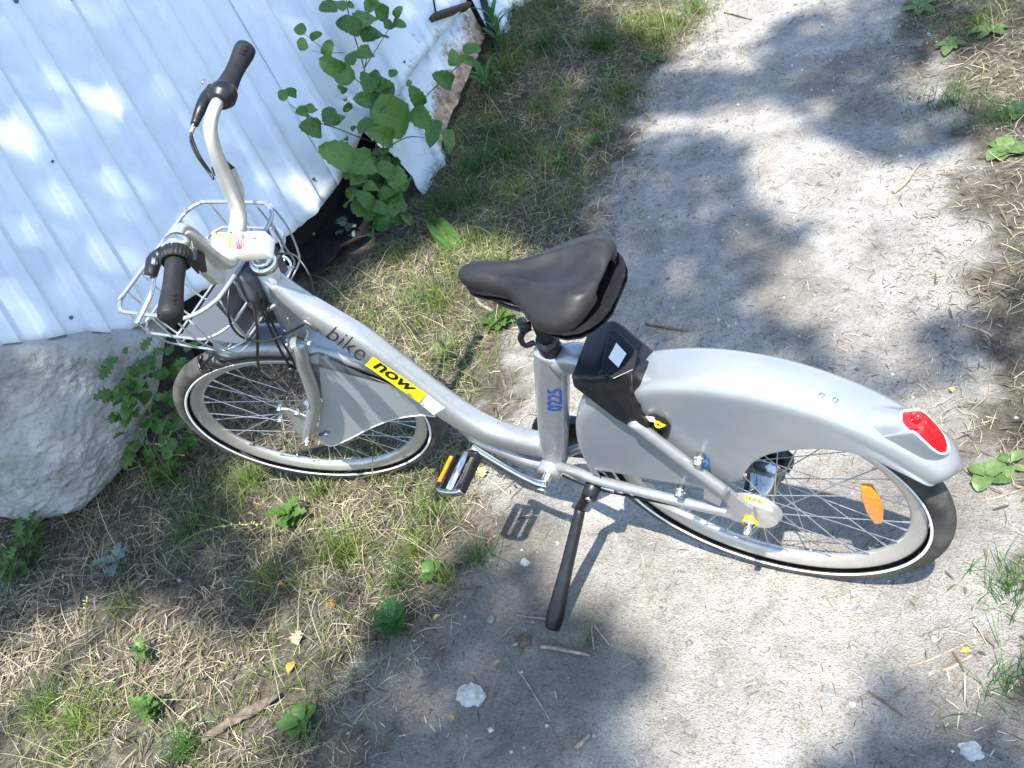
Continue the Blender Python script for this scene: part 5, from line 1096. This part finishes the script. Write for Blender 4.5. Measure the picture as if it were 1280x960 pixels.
# seed-head grass stems arching over the verge
seed_m = noisy(mat('seed_head', rough=.7), (.2, .22, .1), (.38, .38, .2), 80)
for (pts, lab) in (([(240, 700, .02), (225, 680, .08), (265, 660, .12), (310, 655, .12), (330, 656, .10)], 'arching pale grass seed head below the front tyre'), ([(250, 560, .02), (235, 535, .1), (215, 540, .14), (205, 556, .14), (182, 553, .12)], 'curved grass seed head in front of the concrete'), ([(110, 800, .02), (108, 770, .12), (108, 745, .2)], 'upright green grass seed head in the lower left verge'), ([(540, 510, .0), (520, 440, .12), (500, 400, .2), (480, 372, .22)], 'thin grass seed head rising behind the main tube'), ([(465, 610, .02), (466, 560, .12), (467, 520, .18)], 'thin green spike rising in front of the front wheel spokes'), ([(510, 480, .02), (488, 440, .1), (470, 390, .18)], 'second thin seed head rising behind the main tube')):
    P3 = [G(*q) for q in pts]; e = empty('grass_seed_head', P3[0]); tag(e, lab, 'grass'); R3 = [p - P3[0] for p in P3]
    stem(e, R3, .0014, gstem); c_ = spline(R3[len(R3) // 2:], 8); V_, F_ = [], []
    for k, q in enumerate(c_):
        d_ = Vector((random.uniform(-1, 1), random.uniform(-1, 1), random.uniform(-.5, 1))).normalized() * .005; v, f = sweep([q, q + d_, q + d_ * 1.9], [(.0012, .0012), (.0022, .0022), (.0004, .0004)], (0, 1, 0), 1, 5); V_, F_ = merge((V_, F_), (v, f))
    o = mesh('seed_head', V_, F_, seed_m, e); o['kind'] = 'stuff'

# =================================================================== STICKS, STONES, FALLEN LEAVES
wood = noisy(mat('dry_wood', rough=.85), (.16, .12, .09), (.40, .34, .27), 50, 8, .5, 120, dist=.002)
dwood = noisy(mat('dark_wood', rough=.9), (.06, .045, .035), (.17, .13, .1), 50, 8, .5, 120, dist=.002)
for (a_, b_, r_, m_, lab) in [((676, 808), (737, 819), .0048, wood, 'short grey stick lying just below the kickstand foot'), ((641, 806), (655, 800), .0035, wood, 'stub of twig left of the kickstand foot'), ((644, 766), (688, 772), .0022, wood, 'thin pale twig touching the kickstand from the left'),
  ((1117, 241), (1150, 203), .006, wood, 'grey stick lying across the shaded middle of the upper path'), ((789, 238), (816, 209), .005, wood, 'pale stick at the left edge of the upper path'), ((636, 303), (697, 264), .0022, wood, 'long thin dry stem on the shaded verge above the saddle'), ((640, 660), (585, 700), .002, dwood, 'dark twig on the soil below the pedal shadow'),
  ((594, 372), (625, 395), .006, wood, 'brown stick poking out below the saddle nose'), ((806, 402), (860, 412), .004, dwood, 'dark curved twig beside the black lock housing'), ((455, 762), (520, 733), .0022, wood, 'pale twig left of the bare soil'), ((640, 828), (692, 907), .0018, wood, 'long thin straw right of the pale stone'),
  ((519, 735), (602, 733), .002, dwood, 'thin dark twig above the bare soil'), ((740, 778), (742, 812), .0022, wood, 'short upright twig right of the kickstand foot'), ((742, 780), (762, 806), .002, wood, 'slanting twig beside the short one right of the kickstand'), ((1178, 838), (1215, 820), .0036, wood, 'flat pale stick in the lower right verge'),
  ((1136, 832), (1208, 805), .0018, wood, 'thin pale straw crossing the lower right path edge'), ((720, 936), (738, 920), .005, wood, 'stubby wood chip near the bottom of the bare soil'), ((1085, 865), (1128, 893), .003, dwood, 'frayed brown root piece on the sunlit lower path'), ((905, 14), (940, 25), .003, dwood, 'dark twig at the top left of the path'),
  ((925, 58), (928, 78), .004, wood, 'tiny pale stick standing out on the upper left of the path'), ((985, 30), (1003, 15), .002, dwood, 'dark twig near the top of the path'), ((1225, 625), (1279, 612), .0025, wood, 'thin stick behind the rear tyre at the right edge'), ((1240, 420), (1200, 405), .003, wood, 'short pale stick in the right verge'), ((600, 640), (655, 588), .0022, dwood, 'fine root crossing the sunlit soil below the crank')]:
    p0, p1 = G(*a_, .0), G(*b_, .0); p0.z = gz(p0.x, p0.y) + r_ * .8; p1.z = gz(p1.x, p1.y) + r_ * .8; c_ = p0.lerp(p1, .5); d_ = (p1 - p0); sd_ = Vector((-d_.y, d_.x, 0)) * random.uniform(-.07, .07)
    o = mesh('stick', *sweep([p0 - c_, p0.lerp(p1, .3) - c_ + sd_, p0.lerp(p1, .7) - c_ + sd_ * .4, p1 - c_], [(r_, r_ * .8), (r_ * 1.1, r_), (r_ * .9, r_ * .8), (r_ * .7, r_ * .6)], (0, 0, 1), 4, 7), m_); o.location = c_; tag(o, lab, 'stick')
# rotten wood log pieces
p0, p1 = G(252, 925, .01), G(348, 868, .01); c_ = p0.lerp(p1, .5)
v, f = sweep([p0 - c_, p0.lerp(p1, .35) - c_ + Vector((0, 0, .004)), p0.lerp(p1, .7) - c_, p1 - c_], [(.005, .008), (.008, .013), (.008, .014), (.004, .008)], (0, 0, 1), 8, 14)
v = [x + Vector((0, 0, 1)) * .006 * noise.noise(x * 60) + x.normalized() * .004 * noise.noise(x * 120) for x in v]; o = mesh('rotten_log', v, f, dwood); o.location = c_; tag(o, 'flat weathered piece of rotten wood half buried in straw at the lower left', 'log')
def stone(u, v_, sx, sy, sz, m_, lab, seed, name='stone', rot=0):
    bm = bmesh.new(); bmesh.ops.create_icosphere(bm, subdivisions=3, radius=1); q = G(u, v_)
    for x in bm.verts:
        n_ = x.co.normalized(); d_ = 1 + .34 * noise.noise(n_ * 1.6 + Vector((seed, 0, 0))) + .20 * noise.noise(n_ * 4 + Vector((seed, 3, 0))) + .04 * noise.noise(n_ * 11); x.co = Vector((n_.x * sx * d_, n_.y * sy * d_, max(-.4, n_.z) * sz * d_))
    me = D.meshes.new(name); bm.to_mesh(me); bm.free(); me.materials.append(m_); o = link(name, me); o.location = (q.x, q.y, gz(q.x, q.y) + sz * .25); o.rotation_euler.z = rot; tag(o, lab, 'stone'); return o
pale = noisy(mat('pale_stone', rough=.9), (.34, .34, .33), (.52, .52, .5), 60, 8, .8, 160, dist=.003); greyst = noisy(mat('grey_stone', rough=.9), (.13, .14, .15), (.24, .24, .25), 80, 6, .5, 200, dist=.002); clod = noisy(mat('clod', rough=.95), (.06, .045, .035), (.15, .11, .08), 60, 8, .9, 160, dist=.004)
stone(589, 870, .031, .026, .019, pale, 'pale jagged flat stone on the bare soil at the bottom', 3.7)
stone(656, 703, .011, .009, .009, pale, 'small buff stone above the kickstand foot', 5)
stone(1214, 937, .019, .016, .008, pale, 'pale rounded stone in the lower right corner', 8)
stone(655, 800, .016, .018, .010, clod, 'brown crumbly clod of earth left of the kickstand foot', 11, 'earth_clod')
stone(613, 773, .010, .010, .006, greyst, 'small grey stone set in the soil left of the kickstand', 14)
stone(1073, 762, .010, .009, .003, greyst, 'dark round pebble on the sunlit path below the rear tyre', 17)
stone(1037, 868, .008, .007, .003, greyst, 'dark blue grey pebble low on the sunlit path', 20)
stone(1110, 848, .006, .005, .003, greyst, 'small dark pebble right of centre on the sunlit lower path', 23)
stone(1066, 881, .006, .005, .003, pale, 'tiny white stone on the lower path', 26)
stone(945, 832, .006, .005, .003, greyst, 'small dark pebble on the brightest patch of the path', 29)
for (u, v_, sz, col, lab, ang) in [(418, 762, .036, (.42, .22, .07), 'orange brown fallen leaf in the shaded straw', 1.1), (372, 808, .04, (.5, .4, .24), 'pale tan oak leaf at the lower left', .4), (362, 845, .034, (.55, .25, .05), 'orange fallen leaf beside the tan oak leaf', .2), (357, 733, .025, (.5, .32, .05), 'yellow brown leaf below the lobed weed', 1.9), (604, 598, .038, (.62, .52, .2), 'yellow leaf beside the pedal', .5), (553, 772, .02, (.5, .45, .15), 'small yellow leaf on the shaded soil', 2.5), (572, 905, .022, (.4, .27, .1), 'small curled leaf below the pale stone', 1.5), (628, 828, .02, (.35, .24, .16), 'pale brown leaf left of the short stick', 2.2), (1190, 497, .018, (.7, .6, .1), 'small yellow leaf on the path right of the tail light', .3), (985, 20, .02, (.55, .42, .2), 'tan leaf near the top of the path', .3), (1215, 818, .02, (.6, .45, .05), 'yellow scrap of leaf in the lower right verge', 1.9)]:
    V, Fc = leafmesh('lobed' if sz > .035 else 'oval', int(u)); lm_ = noisy(mat('fallen_leaf', rough=.7), tuple(c * .75 for c in col), col, 40)
    q = G(u, v_); me = D.meshes.new('fallen_leaf'); me.from_pydata([(x * 1.1, y_, z_ * 1.6 + .05) for x, y_, z_ in V], [], Fc); me.materials.append(lm_); o = link('fallen_leaf', me); o.location = (q.x, q.y, gz(q.x, q.y) + .009); o.rotation_euler = (.2, .15, ang); o.scale = (sz, sz, sz); tag(o, lab, 'leaf')
